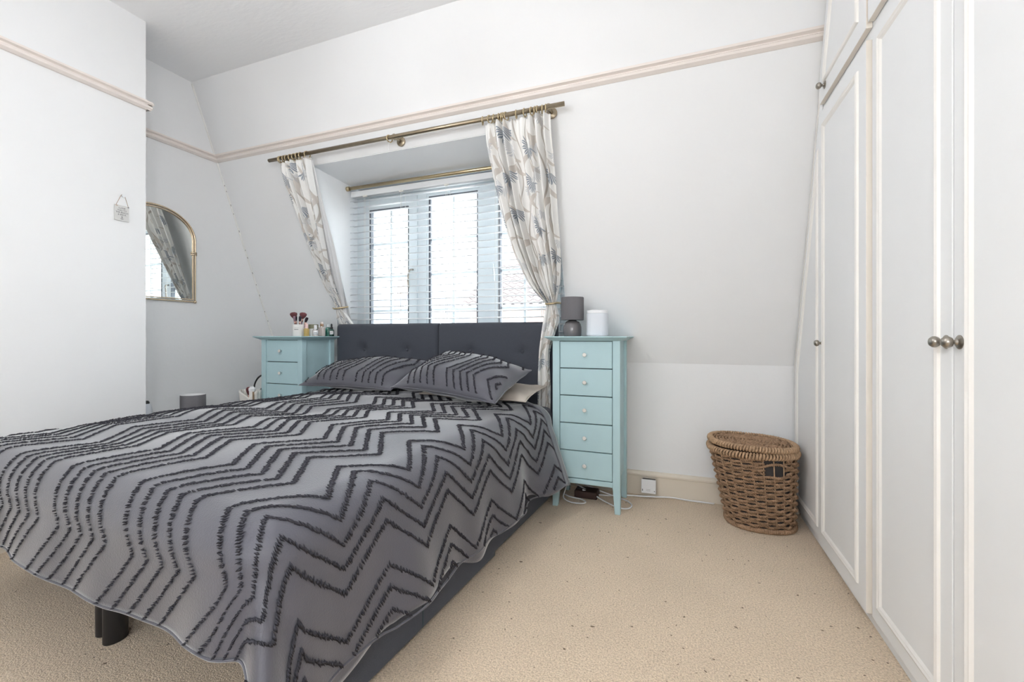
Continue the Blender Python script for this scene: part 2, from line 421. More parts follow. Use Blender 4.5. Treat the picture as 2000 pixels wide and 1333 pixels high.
# back wall: upright below, sloping above, with the dormer opening
DX0, DX1, DZ0, DZ1 = -2.42, -.68, .93, 2.20
YWN = 2.845                            # window plane
T = .10
def slope_quad(x0, x1, z0, z1):
    a, b_ = ys(z0), ys(z1)
    return [(x0, a, z0), (x1, a, z0), (x1, b_, z1), (x0, b_, z1), (x0, a + T, z0), (x1, a + T, z0), (x1, b_ + T, z1), (x0, b_ + T, z1)]
V, F = [], []
def addq(q, f=((0, 1, 2, 3), (5, 4, 7, 6), (0, 4, 5, 1), (1, 5, 6, 2), (2, 6, 7, 3), (3, 7, 4, 0))):
    n = len(V); V.extend(q); F.extend(tuple(i + n for i in k) for k in f)
addq([(XA, YB, 0), (XR, YB, 0), (XR, YB, ZK), (XA, YB, ZK), (XA, YB + T, 0), (XR, YB + T, 0), (XR, YB + T, ZK), (XA, YB + T, ZK)])
addq(slope_quad(XA, DX0, ZK, ZC)); addq(slope_quad(DX1, XR, ZK, ZC)); addq(slope_quad(DX0, DX1, ZK, DZ0)); addq(slope_quad(DX0, DX1, DZ1, ZC))
struct(recalc(mesh('wall_back', V, F, M['wall'])))
# dormer: side cheeks, head and sill
chk = [(ys(DZ0 - .02) + .002, DZ0 - .02), (ys(DZ1) + .002, DZ1 + .0), (3.0, 2.165), (3.0, DZ0 - .02)]
struct(prism('wall_dormer_left', chk, 'x', DX0 - .06, DX0 + .004, M['reveal']))
struct(prism('wall_dormer_right', chk, 'x', DX1 - .004, DX1 + .06, M['reveal']))
struct(prism('ceiling_dormer', [(ys(DZ1 - .004) + .002, DZ1 - .004), (3.0, 2.161), (3.0, 2.3), (ys(2.3) + .05, 2.3)], 'x', DX0 - .06, DX1 + .06, M['reveal']))
struct(box('trim_window_sill', DX0, DX1, 2.80, 2.9, DZ0 - .03, DZ0, M['upvc'], b=.005))

# unseen opal globe pendant, added over the room as fill light
def glow_mat(power):
    m = bpy.data.materials.new('fill_globe_glow'); m.use_nodes = True; nt = m.node_tree; b = nt.nodes['Principled BSDF']
    b.inputs['Base Color'].default_value = (.9, .9, .88, 1); b.inputs['Roughness'].default_value = .3
    b.inputs['Emission Color'].default_value = (.965, .982, 1, 1); b.inputs['Emission Strength'].default_value = power
    return m
LX, LY, LZ, LR = -1.15, .75, 2.14, .17
pend = thing('fill_pendant', 'added fill light, a white opal globe pendant hanging over the bed near the ceiling', 'lamp', (LX, LY, LZ - LR))
lathe('globe', [(LR * math.sin(a), -LR * math.cos(a)) for a in np.linspace(0, PI, 11)], (LX, LY, LZ), glow_mat(18.0), pend, seg=16)
tube('flex', [(LX, LY, LZ + LR - .01), (LX, LY, ZC - .02)], .004, M['white'], pend)
lathe('ceiling_rose', [(0, -.03), (.03, -.03), (.05, -.01), (.05, 0), (0, 0)], (LX, LY, ZC - .002), M['white'], pend, seg=24)

FX, FY, FZ = .05, -.62, 1.40  # unseen globe on a pole, added behind the camera to brighten the room
fl = thing('fill_globe_stand', 'added fill light, a white opal globe on a pole behind the camera', 'lamp', (FX, FY, 0))
lathe('globe', [(LR * math.sin(a), -LR * math.cos(a)) for a in np.linspace(0, PI, 11)], (FX, FY, FZ), glow_mat(29.0), fl, seg=16)
tube('pole', [(FX, FY, .01), (FX, FY, FZ - LR + .01)], .011, M['pewter'], fl)
lathe('base', [(0, 0), (.13, 0), (.13, .012), (.03, .02), (0, .02)], (FX, FY, 0), M['pewter'], fl, seg=32)

# picture rails
RAIL = [(0, 0), (.012, .0), (.026, .010), (.028, .020), (.020, .026), (.020, .030), (.034, .036), (.034, .046), (.006, .050), (0, .050)]
zr = 2.322
def rail(name, axis, a0, a1, base, sgn):
    if axis == 'x': P = [(base(z + zr) - d, z + zr) for d, z in RAIL]; o = prism(name, P, 'x', a0, a1, M['rail'])
    else: P = [(base + sgn * d, z + zr) for d, z in RAIL]; o = prism(name, P, 'y', a0, a1, M['rail'])
    return struct(o)
rail('trim_1', 'x', XA, XW, lambda z: ys(z) + .008, 1)
rail('trim_2', 'y', YC, ys(zr + .025) + .01, XA, 1)
rail('trim_3', 'y', .1, YC + .02, XC, 1)
struct(prism('trim_4', [(YC + d, z + zr) for d, z in RAIL], 'x', XA, XC + .02, M['rail']))
# white caulk bead down the corner of the alcove and the sloping wall, cracked in places
cb = struct(tube('trim_5', [(XA + .002, ys(z) - .002, z) for z in np.linspace(ZK, ZC - .01, 30)], .007, M['ceram'], sides=8))
for z in (1.12, 1.20, 1.33, 1.42, 1.51, 1.63, 1.69, 1.83, 1.96, 2.02, 2.12, 2.16):
    l = random.uniform(.008, .02)
    tube('crack', [(XA + .008, ys(z) - .0065, z), (XA + .0085, ys(z + l) - .0065, z + l)], .0016, M['print'], cb, sides=5)
# skirting boards
SK = [(0, 0), (.016, 0), (.016, .118), (.022, .122), (.022, .132), (.012, .146), (0, .148)]
struct(prism('baseboard_back', [(YB - d, z) for d, z in SK], 'x', XA, XW + .02, M['skirt']))
struct(prism('baseboard_alcove', [(XA + d, z) for d, z in SK], 'y', YC, YB, M['skirt']))
struct(prism('baseboard_chimney', [(XC + d, z) for d, z in SK], 'y', .1, YC + .016, M['skirt']))

# ------------------------------------------------------------------ dormer window
win = bpy.data.objects.new('window_1', None); COL.objects.link(win); win.location = (-1.55, YWN, DZ0); win['kind'] = 'structure'
INV['window_1'] = Matrix.Translation(-Vector(win.location))
WX0, WX1, WZ0, WZ1 = DX0, DX1, DZ0, 2.16
y0, y1 = YWN, YWN + .07
boxes('window_frame', frame_boxes(WX0, WX1, y0, y1, WZ0, WZ1, .06, top=.10, bot=.05, mull=(-1.8125, -1.2975), mw=.0375), M['upvc'], win)
def casement(x0, x1, z0, z1, fr, depth):
    s = boxes('sash', frame_boxes(x0 + .001, x1 - .001, y0 - depth, y1 - .01, z0 + .001, z1 - .001, fr), M['upvc'], win)
    gx0, gx1, gz0, gz1 = x0 + fr, x1 - fr, z0 + fr, z1 - fr
    boxes('gasket', [(gx0 - .002, gx0 + .012, y0 - depth - .003, y0 + .02, gz0, gz1), (gx1 - .005, gx1 + .002, y0 - depth - .003, y0 + .02, gz0, gz1), (gx0, gx1, y0 - depth - .003, y0 + .02, gz1 - .006, gz1 + .002)], M['gasket'], s)
    box('pane', gx0, gx1, y0 + .026, y0 + .030, gz0, gz1, M['glass'], s)
    xm = (gx0 + gx1) / 2
    box('glazing_bar', xm - .009, xm + .009, y0 + .018, y0 + .038, gz0, gz1, M['upvc'], s)
    for z in (1.195, 1.46, 1.72): box('glazing_bar', gx0, gx1, y0 + .019, y0 + .037, z - .008, z + .008, M['upvc'], s)
    return s
s1 = casement(-2.36, -1.85, .98, 2.06, .075, .012)
s2 = casement(-1.775, -1.335, .98, 2.06, .02, -.005)
s3 = casement(-1.26, -.74, .98, 2.06, .075, .012)
tube('handle', spline([(-1.885, y0 - .015, 1.50), (-1.895, y0 - .045, 1.49), (-1.905, y0 - .05, 1.44), (-1.905, y0 - .045, 1.36)], 16), .007, M['pewter'], s1)
tube('handle', spline([(-1.225, y0 - .015, 1.50), (-1.215, y0 - .045, 1.49), (-1.205, y0 - .05, 1.44), (-1.205, y0 - .045, 1.38)], 16), .007, M['upvc'], s3)

# ------------------------------------------------------------------ venetian blind and its brass rail
YBL = 2.765
bl = thing('venetian_blind', 'white venetian blind with flat horizontal slats across the dormer window', 'blind', (-1.55, YBL, 1.0))
box('headrail', DX0 + .025, DX1 - .02, YBL - .022, YBL + .028, 2.075, 2.12, M['slat'], bl, b=.004)
SW = .05; zs = 2.045; slat_mesh = None; first = None
nsl = 22
for k in range(nsl):
    z = zs - k * .0485
    if first is None:
        n = 5; X = np.zeros((2, n, 3)); q = np.linspace(-1, 1, n)
        X[0, :, 0] = DX0 + .022; X[1, :, 0] = DX1 - .022
        X[:, :, 1] = q * SW / 2 * math.cos(.15); X[:, :, 2] = .0035 * (1 - q ** 2) + q * SW / 2 * math.sin(.15)
        first = grid('slat', X, M['slat'], bl); solid(first, .0032, 0)
        first.location = (0, YBL, z)
    else:
        c = first.copy(); COL.objects.link(c); c.parent = bl; c.matrix_parent_inverse = INV[bl.name]; c.location = (0, YBL, z)
box('bottom_rail', DX0 + .022, DX1 - .022, YBL - .025, YBL + .025, zs - nsl * .0485 - .008, zs - nsl * .0485 + .008, M['slat'], bl, b=.003)
for x in (-2.26, -1.93, -1.55, -1.17, -.84):
    tubes('ladder_cord', [([(x, YBL - .027, 2.08), (x, YBL - .027, zs - nsl * .0485)], .0012, False), ([(x + .004, YBL + .027, 2.08), (x + .004, YBL + .027, zs - nsl * .0485)], .0012, False), ([(x + .012, YBL - .029, 2.08), (x + .012, YBL - .029, zs - nsl * .0485)], .0009, False)], M['cord'], bl, sides=5)
    box('clip', x - .015, x + .02, YBL - .027, YBL - .018, 2.066, 2.078, M['cord'], bl)
br = thing('brass_rail', 'slim bright brass rail mounted above the white venetian blind', 'rail', (-1.55, 2.735, 2.13))
tube('tube', [(DX0 + .001, 2.725, 2.138), (DX1 - .001, 2.725, 2.138)], .013, M['brass2'], br, sides=16)
for x in (DX0 + .003, DX1 - .03): tube('end_socket', [(x, 2.725, 2.138), (x + .027, 2.725, 2.138)], .017, M['brass2'], br, sides=16)

# ------------------------------------------------------------------ curtain rod, rings, curtains
YR, ZR = 2.285, 2.238
rod = thing('curtain_rod', 'long antique brass curtain rod on brackets across the dormer', 'curtain rod', (-1.65, YR, ZR))
tube('pole', [(-2.715, YR, ZR), (-.575, YR, ZR)], .0125, M['brass'], rod, sides=16)
for x in (-2.57, -1.66, -.665):
    bk = lathe('bracket', [(0, -.09), (.010, -.09), (.010, -.02), (.017, -.014), (.017, .004), (0, .004)], (x, YR, ZR), M['brass'], rod, seg=18, axis='-y')
    lathe('rosette', [(0, 0), (.03, .0), (.03, .008), (.022, .014), (0, .014)], (x, ys(ZR) - .0, ZR), M['brass'], bk, seg=24, axis='-y')
def ring(parent, x, tilt=.0, r=.021):
    c = (x, YR + .002, ZR - .007); P = ring_pts((0, 0, 0), r, 'x', 24)
    ct, st = math.cos(tilt), math.sin(tilt)
    P = [(c[0] + p[1] * st, c[1] + p[1] * ct, c[2] + p[2]) for p in P]
    return tube('ring', P, .0036, M['brass2'], parent, sides=8, closed=True)
lone = thing('curtain_ring', 'single brass ring with white hook hanging alone mid rod', 'curtain ring', (-1.695, YR, ZR - .03))
ring(lone, -1.695, .3)
tube('hook', spline([(-1.695, YR, ZR - .03), (-1.697, YR - .004, ZR - .045), (-1.70, YR, ZR - .062), (-1.705, YR + .004, ZR - .075)], 12), .002, M['white'], lone, sides=6)

def interp(w, K):
    K = np.asarray(K, float); return spline_eval(w, K)
def spline_eval(w, K):
    ws = K[:, 0]; out = np.zeros((len(w), K.shape[1] - 1))
    for c in range(1, K.shape[1]):
        v = K[:, c]; d = np.gradient(v, ws)
        i = np.clip(np.searchsorted(ws, w) - 1, 0, len(ws) - 2); h = ws[i + 1] - ws[i]; t = (w - ws[i]) / h
        out[:, c - 1] = (2 * t ** 3 - 3 * t ** 2 + 1) * v[i] + (t ** 3 - 2 * t ** 2 + t) * h * d[i] + (-2 * t ** 3 + 3 * t ** 2) * v[i + 1] + (t ** 3 - t ** 2) * h * d[i + 1]
    return out
def cloth(name, K, nf, mat_, parent, fabric, n=150, m=90, seed=1, ph=0.0, lw=0.0):
    """K rows: w, xl, xr, y, z, fold depth"""
    r = np.random.default_rng(seed)
    w = np.linspace(0, 1, m); E = spline_eval(w, np.asarray(K, float))
    p = np.linspace(0, 1, n)
    wob = sum(a * np.sin(2 * PI * f * p + q) for a, f, q in zip((.018, .012, .008), (2, 3, 5), r.uniform(0, 6, 3)))
    X = np.zeros((m, n, 3)); U = np.zeros((m, n, 2)); Lc = np.concatenate([[0], np.cumsum(np.hypot(np.diff(E[:, 2]), np.diff(E[:, 3])))])
    amp = .65 + .35 * np.sin(2 * PI * 1.7 * p + r.uniform(0, 6))
    for i in range(m):
        xl, xr, y, z, A = E[i]
        pp = p + wob * (1 - abs(2 * p - 1)) + .02 * np.sin(2 * PI * nf * p + 1.2 + ph) / nf * 4
        ang = 2 * PI * nf * (p + wob) + ph + .5 * math.sin(2.2 * w[i] + seed)
        X[i, :, 0] = xl + (xr - xl) * pp
        X[i, :, 1] = y + A * amp * (np.sin(ang) + .25 * np.sin(2 * ang + 1 + 3 * w[i]))
        X[i, :, 2] = z - .012 * w[i] * np.sin(3 * p + seed) + (0.004 * np.cos(2 * PI * nf * p) * (w[i] < .02))
        U[i, :, 0] = p * fabric + seed * .37; U[i, :, 1] = Lc[i]
    o = grid(name, X, mat_, parent, uv=U); return o

cl = thing('curtain', 'narrow cream floral curtain left of the window, tied back', 'curtain', (-2.46, 2.66, .9), group='floral curtain pair')
KL = [(0, -2.625, -2.345, 2.287, 2.205, .022), (.06, -2.62, -2.345, 2.297, 2.14, .026), (.25, -2.60, -2.37, 2.385, 1.92, .03), (.5, -2.57, -2.405, 2.49, 1.66, .032),
      (.75, -2.53, -2.43, 2.60, 1.39, .026), (.90, -2.49, -2.425, 2.675, 1.235, .018), (.94, -2.485, -2.425, 2.685, 1.20, .016), (1.0, -2.49, -2.39, 2.695, 1.13, .02)]
solid(cloth('drape', KL, 6, M['floral'], cl, .60, seed=3), .002)
KLb = [(0, -2.49, -2.425, 2.688, 1.205, .014), (.3, -2.50, -2.37, 2.70, 1.13, .014), (.6, -2.51, -2.33, 2.715, 1.07, .012), (1, -2.52, -2.29, 2.727, .98, .008)]
solid(cloth('tail', KLb, 6, M['floral'], cl, .60, m=40, seed=3), .002)
KLl = [(0, -2.36, -2.335, 2.305, 2.195, .006), (.25, -2.385, -2.335, 2.40, 1.92, .008), (.5, -2.415, -2.34, 2.505, 1.66, .012), (.75, -2.44, -2.365, 2.615, 1.39, .014), (.92, -2.44, -2.395, 2.69, 1.215, .012), (1, -2.44, -2.37, 2.70, 1.12, .014)]
solid(cloth('lining', KLl, 2.5, M['lining'], cl, .3, n=50, seed=5), .002)
for i, x in enumerate((-2.612, -2.597, -2.575, -2.55, -2.512, -2.478, -2.448, -2.42, -2.365)): ring(cl, x, random.uniform(-.25, .35))
tube('tieback', spline([(-2.50, 2.668, 1.213), (-2.46, 2.645, 1.205), (-2.415, 2.66, 1.212), (-2.38, 2.70, 1.222)], 20), .006, M['brass2'], cl)
cr_ = thing('curtain', 'wide cream floral curtain right of the window, tied back beside a lamp', 'curtain', (-.745, 2.62, .53), group='floral curtain pair')
KR = [(0, -1.045, -.662, 2.287, 2.205, .026), (.06, -1.045, -.662, 2.295, 2.14, .03), (.25, -1.038, -.665, 2.385, 1.95, .034), (.5, -1.005, -.668, 2.475, 1.70, .036),
      (.72, -.94, -.672, 2.56, 1.46, .034), (.86, -.87, -.69, 2.615, 1.31, .028), (.95, -.79, -.715, 2.645, 1.215, .018), (1, -.782, -.722, 2.645, 1.19, .012)]
solid(cloth('drape', KR, 8, M['floral'], cr_, .80, n=190, m=110, seed=8), .002)
KRb = [(0, -.782, -.722, 2.645, 1.195, .012), (.12, -.80, -.700, 2.635, 1.11, .014), (.25, -.81, -.716, 2.625, 1.03, .016), (.4, -.82, -.745, 2.615, .93, .016), (.8, -.825, -.742, 2.60, .66, .016), (1, -.825, -.742, 2.60, .53, .014)]
solid(cloth('tail', KRb, 4, M['floral'], cr_, .17, n=100, m=50, seed=8), .002)
for i, x in enumerate((-1.055, -1.01, -.985, -.955, -.94, -.928, -.91, -.85, -.80, -.76, -.74, -.725, -.70, -.68)): ring(cr_, x, random.uniform(-.3, .4))
tube('tieback', spline([(-.79, 2.645, 1.20), (-.775, 2.622, 1.197), (-.735, 2.618, 1.199), (-.71, 2.64, 1.203), (-.70, 2.70, 1.205)], 20), .006, M['brass2'], cr_)

# ------------------------------------------------------------------ fitted wardrobe
wd = thing('fitted_wardrobe', 'white fitted wardrobe with panelled doors along the right wall', 'wardrobe', (.9, 1.2, 0))
gz = .012
prism('carcass', [(-.6, .05), (YB - gz - .02, .05), (YB - gz - .02, ZK), (ys(ZC) - .02, ZC - .004), (-.6, ZC - .004)], 'x', XW + .004, XR - .002, M['ward'], wd)
box('plinth', XW + .02, XR - .01, -.58, YB - .04, .001, .05, M['ward'], wd)
prism('scribing_strip', [(YB - .026, .06), (YB - gz - .006, .06), (YB - gz - .006, ZK), (ys(2.3) - .006, 2.3), (ys(2.3) - .03, 2.3), (YB - .028, ZK)], 'x', XW - .004, XW + .006, M['mould'], wd)
def inset(poly, d):
    n = len(poly); out = []
    A = sum(poly[i][0] * poly[(i + 1) % n][1] - poly[(i + 1) % n][0] * poly[i][1] for i in range(n)); sg = 1 if A > 0 else -1
    Ls = []
    for i in range(n):
        p, q = np.array(poly[i]), np.array(poly[(i + 1) % n]); t = (q - p) / np.linalg.norm(q - p); nn = np.array([-t[1], t[0]]) * sg
        Ls.append((p + nn * d, t))
    for i in range(n):
        (p, t), (q, s) = Ls[i - 1], Ls[i]
        k = np.linalg.solve(np.array([t, -s]).T, q - p); out.append(tuple(p + t * k[0]))
    return out
def moulding(poly, d, xf, parent):
    prof = [(0, .0), (.003, .006), (.010, .009), (.016, .006), (.019, .0055), (.026, -.0)]
    rings_ = [[(xf - h, y, z) for y, z in inset(poly, d + o)] for o, h in prof]
    n = len(poly); V = [v for r in rings_ for v in r]; F = []
    for i in range(len(prof) - 1):
        for k in range(n): F.append((i * n + k, i * n + (k + 1) % n, (i + 1) * n + (k + 1) % n, (i + 1) * n + k))
    return recalc(mesh('moulding', V, F, M['mould'], parent))
KN = [(0, 0), (.0165, 0), (.0165, .002), (.012, .005), (.0075, .006), (.005, .010), (.0055, .013), (.011, .016), (.0138, .022), (.0135, .027), (.009, .0325), (.004, .034), (0, .034)]
def door(poly, xf, knob=None, d=.06, edge=False):
    o = prism('door', poly, 'x', xf, XW + .003, M['ward'], wd, b=.002)
    if edge:
        o.data.materials.append(M['wardedge'])
        for p in o.data.polygons:
            if abs(p.normal.x) < .5: p.material_index = 1
    moulding(poly, d, xf, o)
    if knob: lathe('knob', KN, (xf + .0005, knob[0], knob[1]), M['pewter'], o, seg=24, axis='-x')
    return o
xo = XW - .016
door([(2.365, .065), (YB - .03, .065), (YB - .03, ZK - .02), (2.365, ZK + (YB - .042 - 2.365) / SL)], XW - .004, d=.045)
door([(1.815, .06), (2.358, .06), (2.358, 2.0), (1.815, 2.0)], xo, (2.295, .967), edge=True, d=.065)
door([(1.815, 2.04), (2.345, 2.04), (2.345, ZK + (YB - .045 - 2.345) / SL), (2.13, ZK + (YB - .045 - 2.13) / SL), (1.815, ZK + (YB - .045 - 2.13) / SL)], xo, (2.265, 2.09), edge=True, d=.065)
for i, (a, b_, kn) in enumerate([(1.338, 1.80, 1.362), (.865, 1.332, 1.308), (.39, .858, .416), (-.09, .384, .36), (-.57, -.096, -.545)]):
    door([(a, .06), (b_, .06), (b_, 2.02), (a, 2.02)], XW - .004, (kn, .985), d=.05)
    door([(a, 2.05), (b_, 2.05), (b_, 2.76), (a, 2.76)], xo, (kn, 2.10), edge=True)

# ------------------------------------------------------------------ chests of drawers
def make_chest(label):
    t = thing('chest_of_drawers', label, 'chest', (0, 0, 0), 'duck egg blue chests beside the bed', world=False)
    w, d, h = .39, .31, .996; pw = .042; hw = w / 2      # local: front at y=0, back at y=d
    B = M['blue']
    # posts with inward-tapering feet
    for sx in (-1, 1):
        for yy in (0, d - pw):
            xo_, xi = sx * hw, sx * (hw - pw); xt = sx * (hw - .030)
            yo = yy if yy == 0 else d; yi = yy + pw if yy == 0 else yy; yt = yo + (.030 if yy == 0 else -.030)
            V = [(xo_, yo, 0), (xt, yo, 0), (xt, yt, 0), (xo_, yt, 0), (xo_, yo, .145), (xi, yo, .145), (xi, yi, .145), (xo_, yi, .145),
                 (xo_, yo, h - .024), (xi, yo, h - .024), (xi, yi, h - .024), (xo_, yi, h - .024)]
            F = [(0, 1, 2, 3), (0, 1, 5, 4), (1, 2, 6, 5), (2, 3, 7, 6), (3, 0, 4, 7), (4, 5, 9, 8), (5, 6, 10, 9), (6, 7, 11, 10), (7, 4, 8, 11), (8, 9, 10, 11)]
            bev(recalc(mesh('leg', V, F, B, t)), .0025)
    for sx in (-1, 1): box('side_panel', *(sorted((sx * (hw - .014), sx * (hw - .024)))), pw - .004, d - pw + .004, .175, h - .024, B, t)
    box('back_panel', -hw + pw - .004, hw - pw + .004, d - .02, d - .012, .145, h - .024, B, t)
    box('top_rail', -hw + pw, hw - pw, .004, .03, .969, h - .022, B, t, b=.0015)
    box('bottom_rail', -hw + pw, hw - pw, .004, .03, .146, .174, B, t, b=.0015)
    box('carcass', -hw + pw - .003, hw - pw + .003, .02, d - .03, .15, h - .026, M['gap'], t)
    # top: thin slab with a chamfered underside
    a, bb, c0 = hw + .004, hw + .040, h
    def rect(e, z): return [(-e, -(e - hw), z), (e, -(e - hw), z), (e, d + (e - hw) * .3, z), (-e, d + (e - hw) * .3, z)]
    R = [rect(a, h - .026), rect(a + .006, h - .022), rect(bb - .006, h - .009), rect(bb, h - .006), rect(bb, h - .002), rect(bb - .004, h)]
    V = [v for r in R for v in r]; F = [(0, 3, 2, 1), tuple(range(20, 24))]
    for i in range(5):
        for k in range(4): F.append((i * 4 + k, i * 4 + (k + 1) % 4, i * 4 + 4 + (k + 1) % 4, i * 4 + 4 + k))
    recalc(mesh('top', V, F, B, t))
    zz = [.969, .811, .653, .494, .335, .176]
    for i in range(5):
        z1, z0 = zz[i] - .0028, zz[i + 1] + .0028
        dr = box('drawer', -hw + pw + .003, hw - pw - .003, .005, .024, z0, z1, B, t, b=.0015)
        zc = (z0 + z1) / 2
        k = lathe('knob', [(0, 0), (.006, 0), (.006, .008), (.0105, .011), (.0115, .016), (.0115, .021), (.009, .0235), (0, .0235)], (-.003, .005, zc), M['chrome'], dr, seg=20, axis='-y')
        k.data.materials.append(M['pearl'])
        for p in k.data.polygons:
            if p.center.y < .005 - .0215: p.material_index = 1
    return t
chR = make_chest('duck egg blue five drawer chest with grey lamp on top')
chL = copy_tree(chR); chL['label'] = 'duck egg blue drawer chest with cosmetic bottles, partly behind the bed'
chR.location = (-.505, 2.494, 0); chR.rotation_euler.z = math.radians(-.6)
chL.location = (-2.668, 2.345, 0)
ZT = .996

# ------------------------------------------------------------------ lamps
def make_lamp(label):
    t = thing('table_lamp', label, 'lamp', (0, 0, 0), 'grey drum lamps beside the bed', world=False)
    lathe('base', [(0, 0), (.050, 0), (.053, .004), (.0545, .03), (.054, .055), (.050, .073), (.040, .087), (.024, .095), (.012, .10), (0, .10)], (0, 0, 0), M['glaze'], t, seg=40)
    lathe('neck', [(.010, .098), (.012, .100), (.012, .125), (0, .125)], (0, 0, 0), M['chrome'], t, seg=20)
    r = .0675
    sh = lathe('shade', [(r, .098), (r + .0005, .10), (r, .232), (r - .0015, .2345), (r - .003, .232), (r - .003, .10), (r, .098)], (0, 0, 0), M['shade'], t, seg=56, auto=70)
    sh.data.materials.append(M['shadein'])
    for p in sh.data.polygons:
        c = p.center; n = p.normal
        if n.x * c.x + n.y * c.y < -.01: p.material_index = 1
    tubes('shade_ring', [(ring_pts((0, 0, .105), r - .004, 'z', 32), .0015, True)] + [([(0, 0, .12), ((r - .004) * math.cos(a), (r - .004) * math.sin(a), .106)], .0012, False) for a in (0, 2.094, 4.189)], M['chrome'], sh, sides=6)
    lathe('bulb', [(0, .12), (.012, .122), (.014, .14), (.024, .165), (.026, .18), (.018, .20), (0, .206)], (0, 0, 0), M['white'], t, seg=20)
    return t
lampR = make_lamp('small grey ceramic lamp with grey drum shade beside the right curtain')
lampL = copy_tree(lampR); lampL['label'] = 'dark grey drum lampshade showing above the left side of the bed'
lampR.location = (-.605, 2.60, ZT)
lampL.location = (-3.02, 1.965, .362); lampL.scale = (1.05, 1.05, 1.05)

# low bench between the bed and the alcove wall (carries the things seen above the bed edge)
bn = thing('bedside_bench', 'low white bench behind the left side of the bed', 'bench', (-3.05, 2.0, 0))
box('seat', -3.26, -2.875, 1.66, 2.43, .335, .36, M['bench'], bn, b=.004)
for x in (-3.24, -2.91):
    for y in (1.68, 2.39): box('leg', x, x + .025, y, y + .025, 0, .335, M['bench'], bn, b=.002)
# spray bottle
sb = thing('spray_bottle', 'pale grey bottle with dark nozzle at the chimney corner', 'bottle', (-3.085, 1.728, .36))
lathe('body', [(0, 0), (.027, 0), (.029, .004), (.029, .17), (.027, .195), (.022, .212), (.018, .218), (0, .218)], (-3.085, 1.728, .36), M['whiteg'], sb, seg=32)
lathe('cap', [(0, .216), (.016, .216), (.016, .228), (.010, .236), (0, .237)], (-3.085, 1.728, .36), M['black'], sb, seg=24)
box('print', -3.0575, -3.0555, 1.721, 1.735, .50, .504, M['print'], sb)
# canvas bag with cosmetics
bag = thing('cosmetics_bag', 'small white canvas bag standing left of the blue chest', 'bag', (-2.905, 2.288, .36))
bx, by, bz = -2.905, 2.288, .36
n, m_ = 48, 14; X = np.zeros((m_, n, 3))
for i in range(m_):
    w = i / (m_ - 1)
    for j in range(n):
        a = 2 * PI * j / (n - 1); rx, ry = .060 + .022 * w, .032 + .012 * w
        dip = .045 * max(0, math.cos(a - 5.1)) ** 6 * w
        X[i, j] = (bx + rx * math.copysign(abs(math.cos(a)) ** .7, math.cos(a)) + .004 * math.sin(5 * a + 3 * w), by + ry * math.copysign(abs(math.sin(a)) ** .7, math.sin(a)) + .003 * math.sin(7 * a), bz + .002 + w * .245 - dip)
solid(grid('body', X, M['canvas'], bag), .003)
prism('base', [(bx + .06 * math.cos(k * PI / 8), by + .032 * math.sin(k * PI / 8)) for k in range(16)], 'z', bz + .001, bz + .005, M['canvas'], bag)
tube('strap', spline([(bx + .07, by - .03, bz + .24), (bx + .078, by - .036, bz + .15), (bx + .074, by - .036, bz + .08), (bx + .066, by - .035, bz + .02)], 16), .006, M['strapb'], bag)
tube('cord', spline([(bx - .082, by - .005, bz + .245), (bx - .088, by - .01, bz + .14), (bx - .074, by - .02, bz + .05)], 16), .0025, M['twine'], bag)
def brush(name, label, loc, hair, L=.17, r=.014, lean=(0, 0), bulge=1.0, group=None):
    t = thing(name, label, 'brush', loc, group, world=True)
    x, y, z = loc; d = np.array([lean[0], lean[1], 1.0]); d /= np.linalg.norm(d)
    P = [np.array(loc) + d * s for s in (0, L * .3, L * .62)]
    tube('handle', P, [.0025, .004, .005], M['handle'], t, sides=10)
    P = [np.array(loc) + d * s for s in (L * .60, L * .75)]; tube('ferrule', P, [.0052, .006], M['rose'], t, sides=12)
    q = np.linspace(0, 1, 9); P = [np.array(loc) + d * (L * .74 + L * .30 * s) for s in q]
    tube('bristles', P, [max(.0012, .005 + (r - .005) * math.sin(min(1, s * 1.35) * PI / 2) * (1 if s < .75 else math.sqrt(max(0, 1 - ((s - .75) / .26) ** 2)))) for s in q], hair, t, sides=14)
    return t
brush('makeup_brush', 'round brown brush head poking out of the white bag', (bx - .012, by + .0, bz + .065), M['bristle'], .195, .018, (.02, -.02))
tb = thing('cream_tube', 'white capped tube standing in the white canvas bag', 'tube', (bx + .032, by - .01, bz + .04))
lathe('body', [(0, .0), (.017, .0), (.018, .02), (.019, .205), (0, .205)], (bx + .032, by - .01, bz + .04), M['ceram'], tb, seg=24)
lathe('cap', [(.021, .203), (.0225, .206), (.0225, .222), (.014, .228), (.012, .228), (.012, .234), (0, .235)], (bx + .032, by - .01, bz + .04), M['white'], tb, seg=28)
hm = thing('hand_mirror', 'black rimmed round mirror leaning beside the blue chest', 'mirror', (bx - .02, by + .10, bz))
cx, cy, cz = bx - .024, by + .10, bz + .285
pts = [(cx + .058 * math.cos(a), cy + .02 * math.sin(a) * .3, cz + .058 * math.sin(a) * .95 + .025 * math.cos(a)) for a in np.linspace(0, 2 * PI, 40, endpoint=False)]
tube('rim', pts, .006, M['black'], hm, closed=True)
mesh('glass', pts, [tuple(range(40))], M['mirror'], hm)
tube('stem', [(bx - .03, by + .10, bz + .0), (cx - .005, cy, cz - .058)], .006, M['black'], hm)

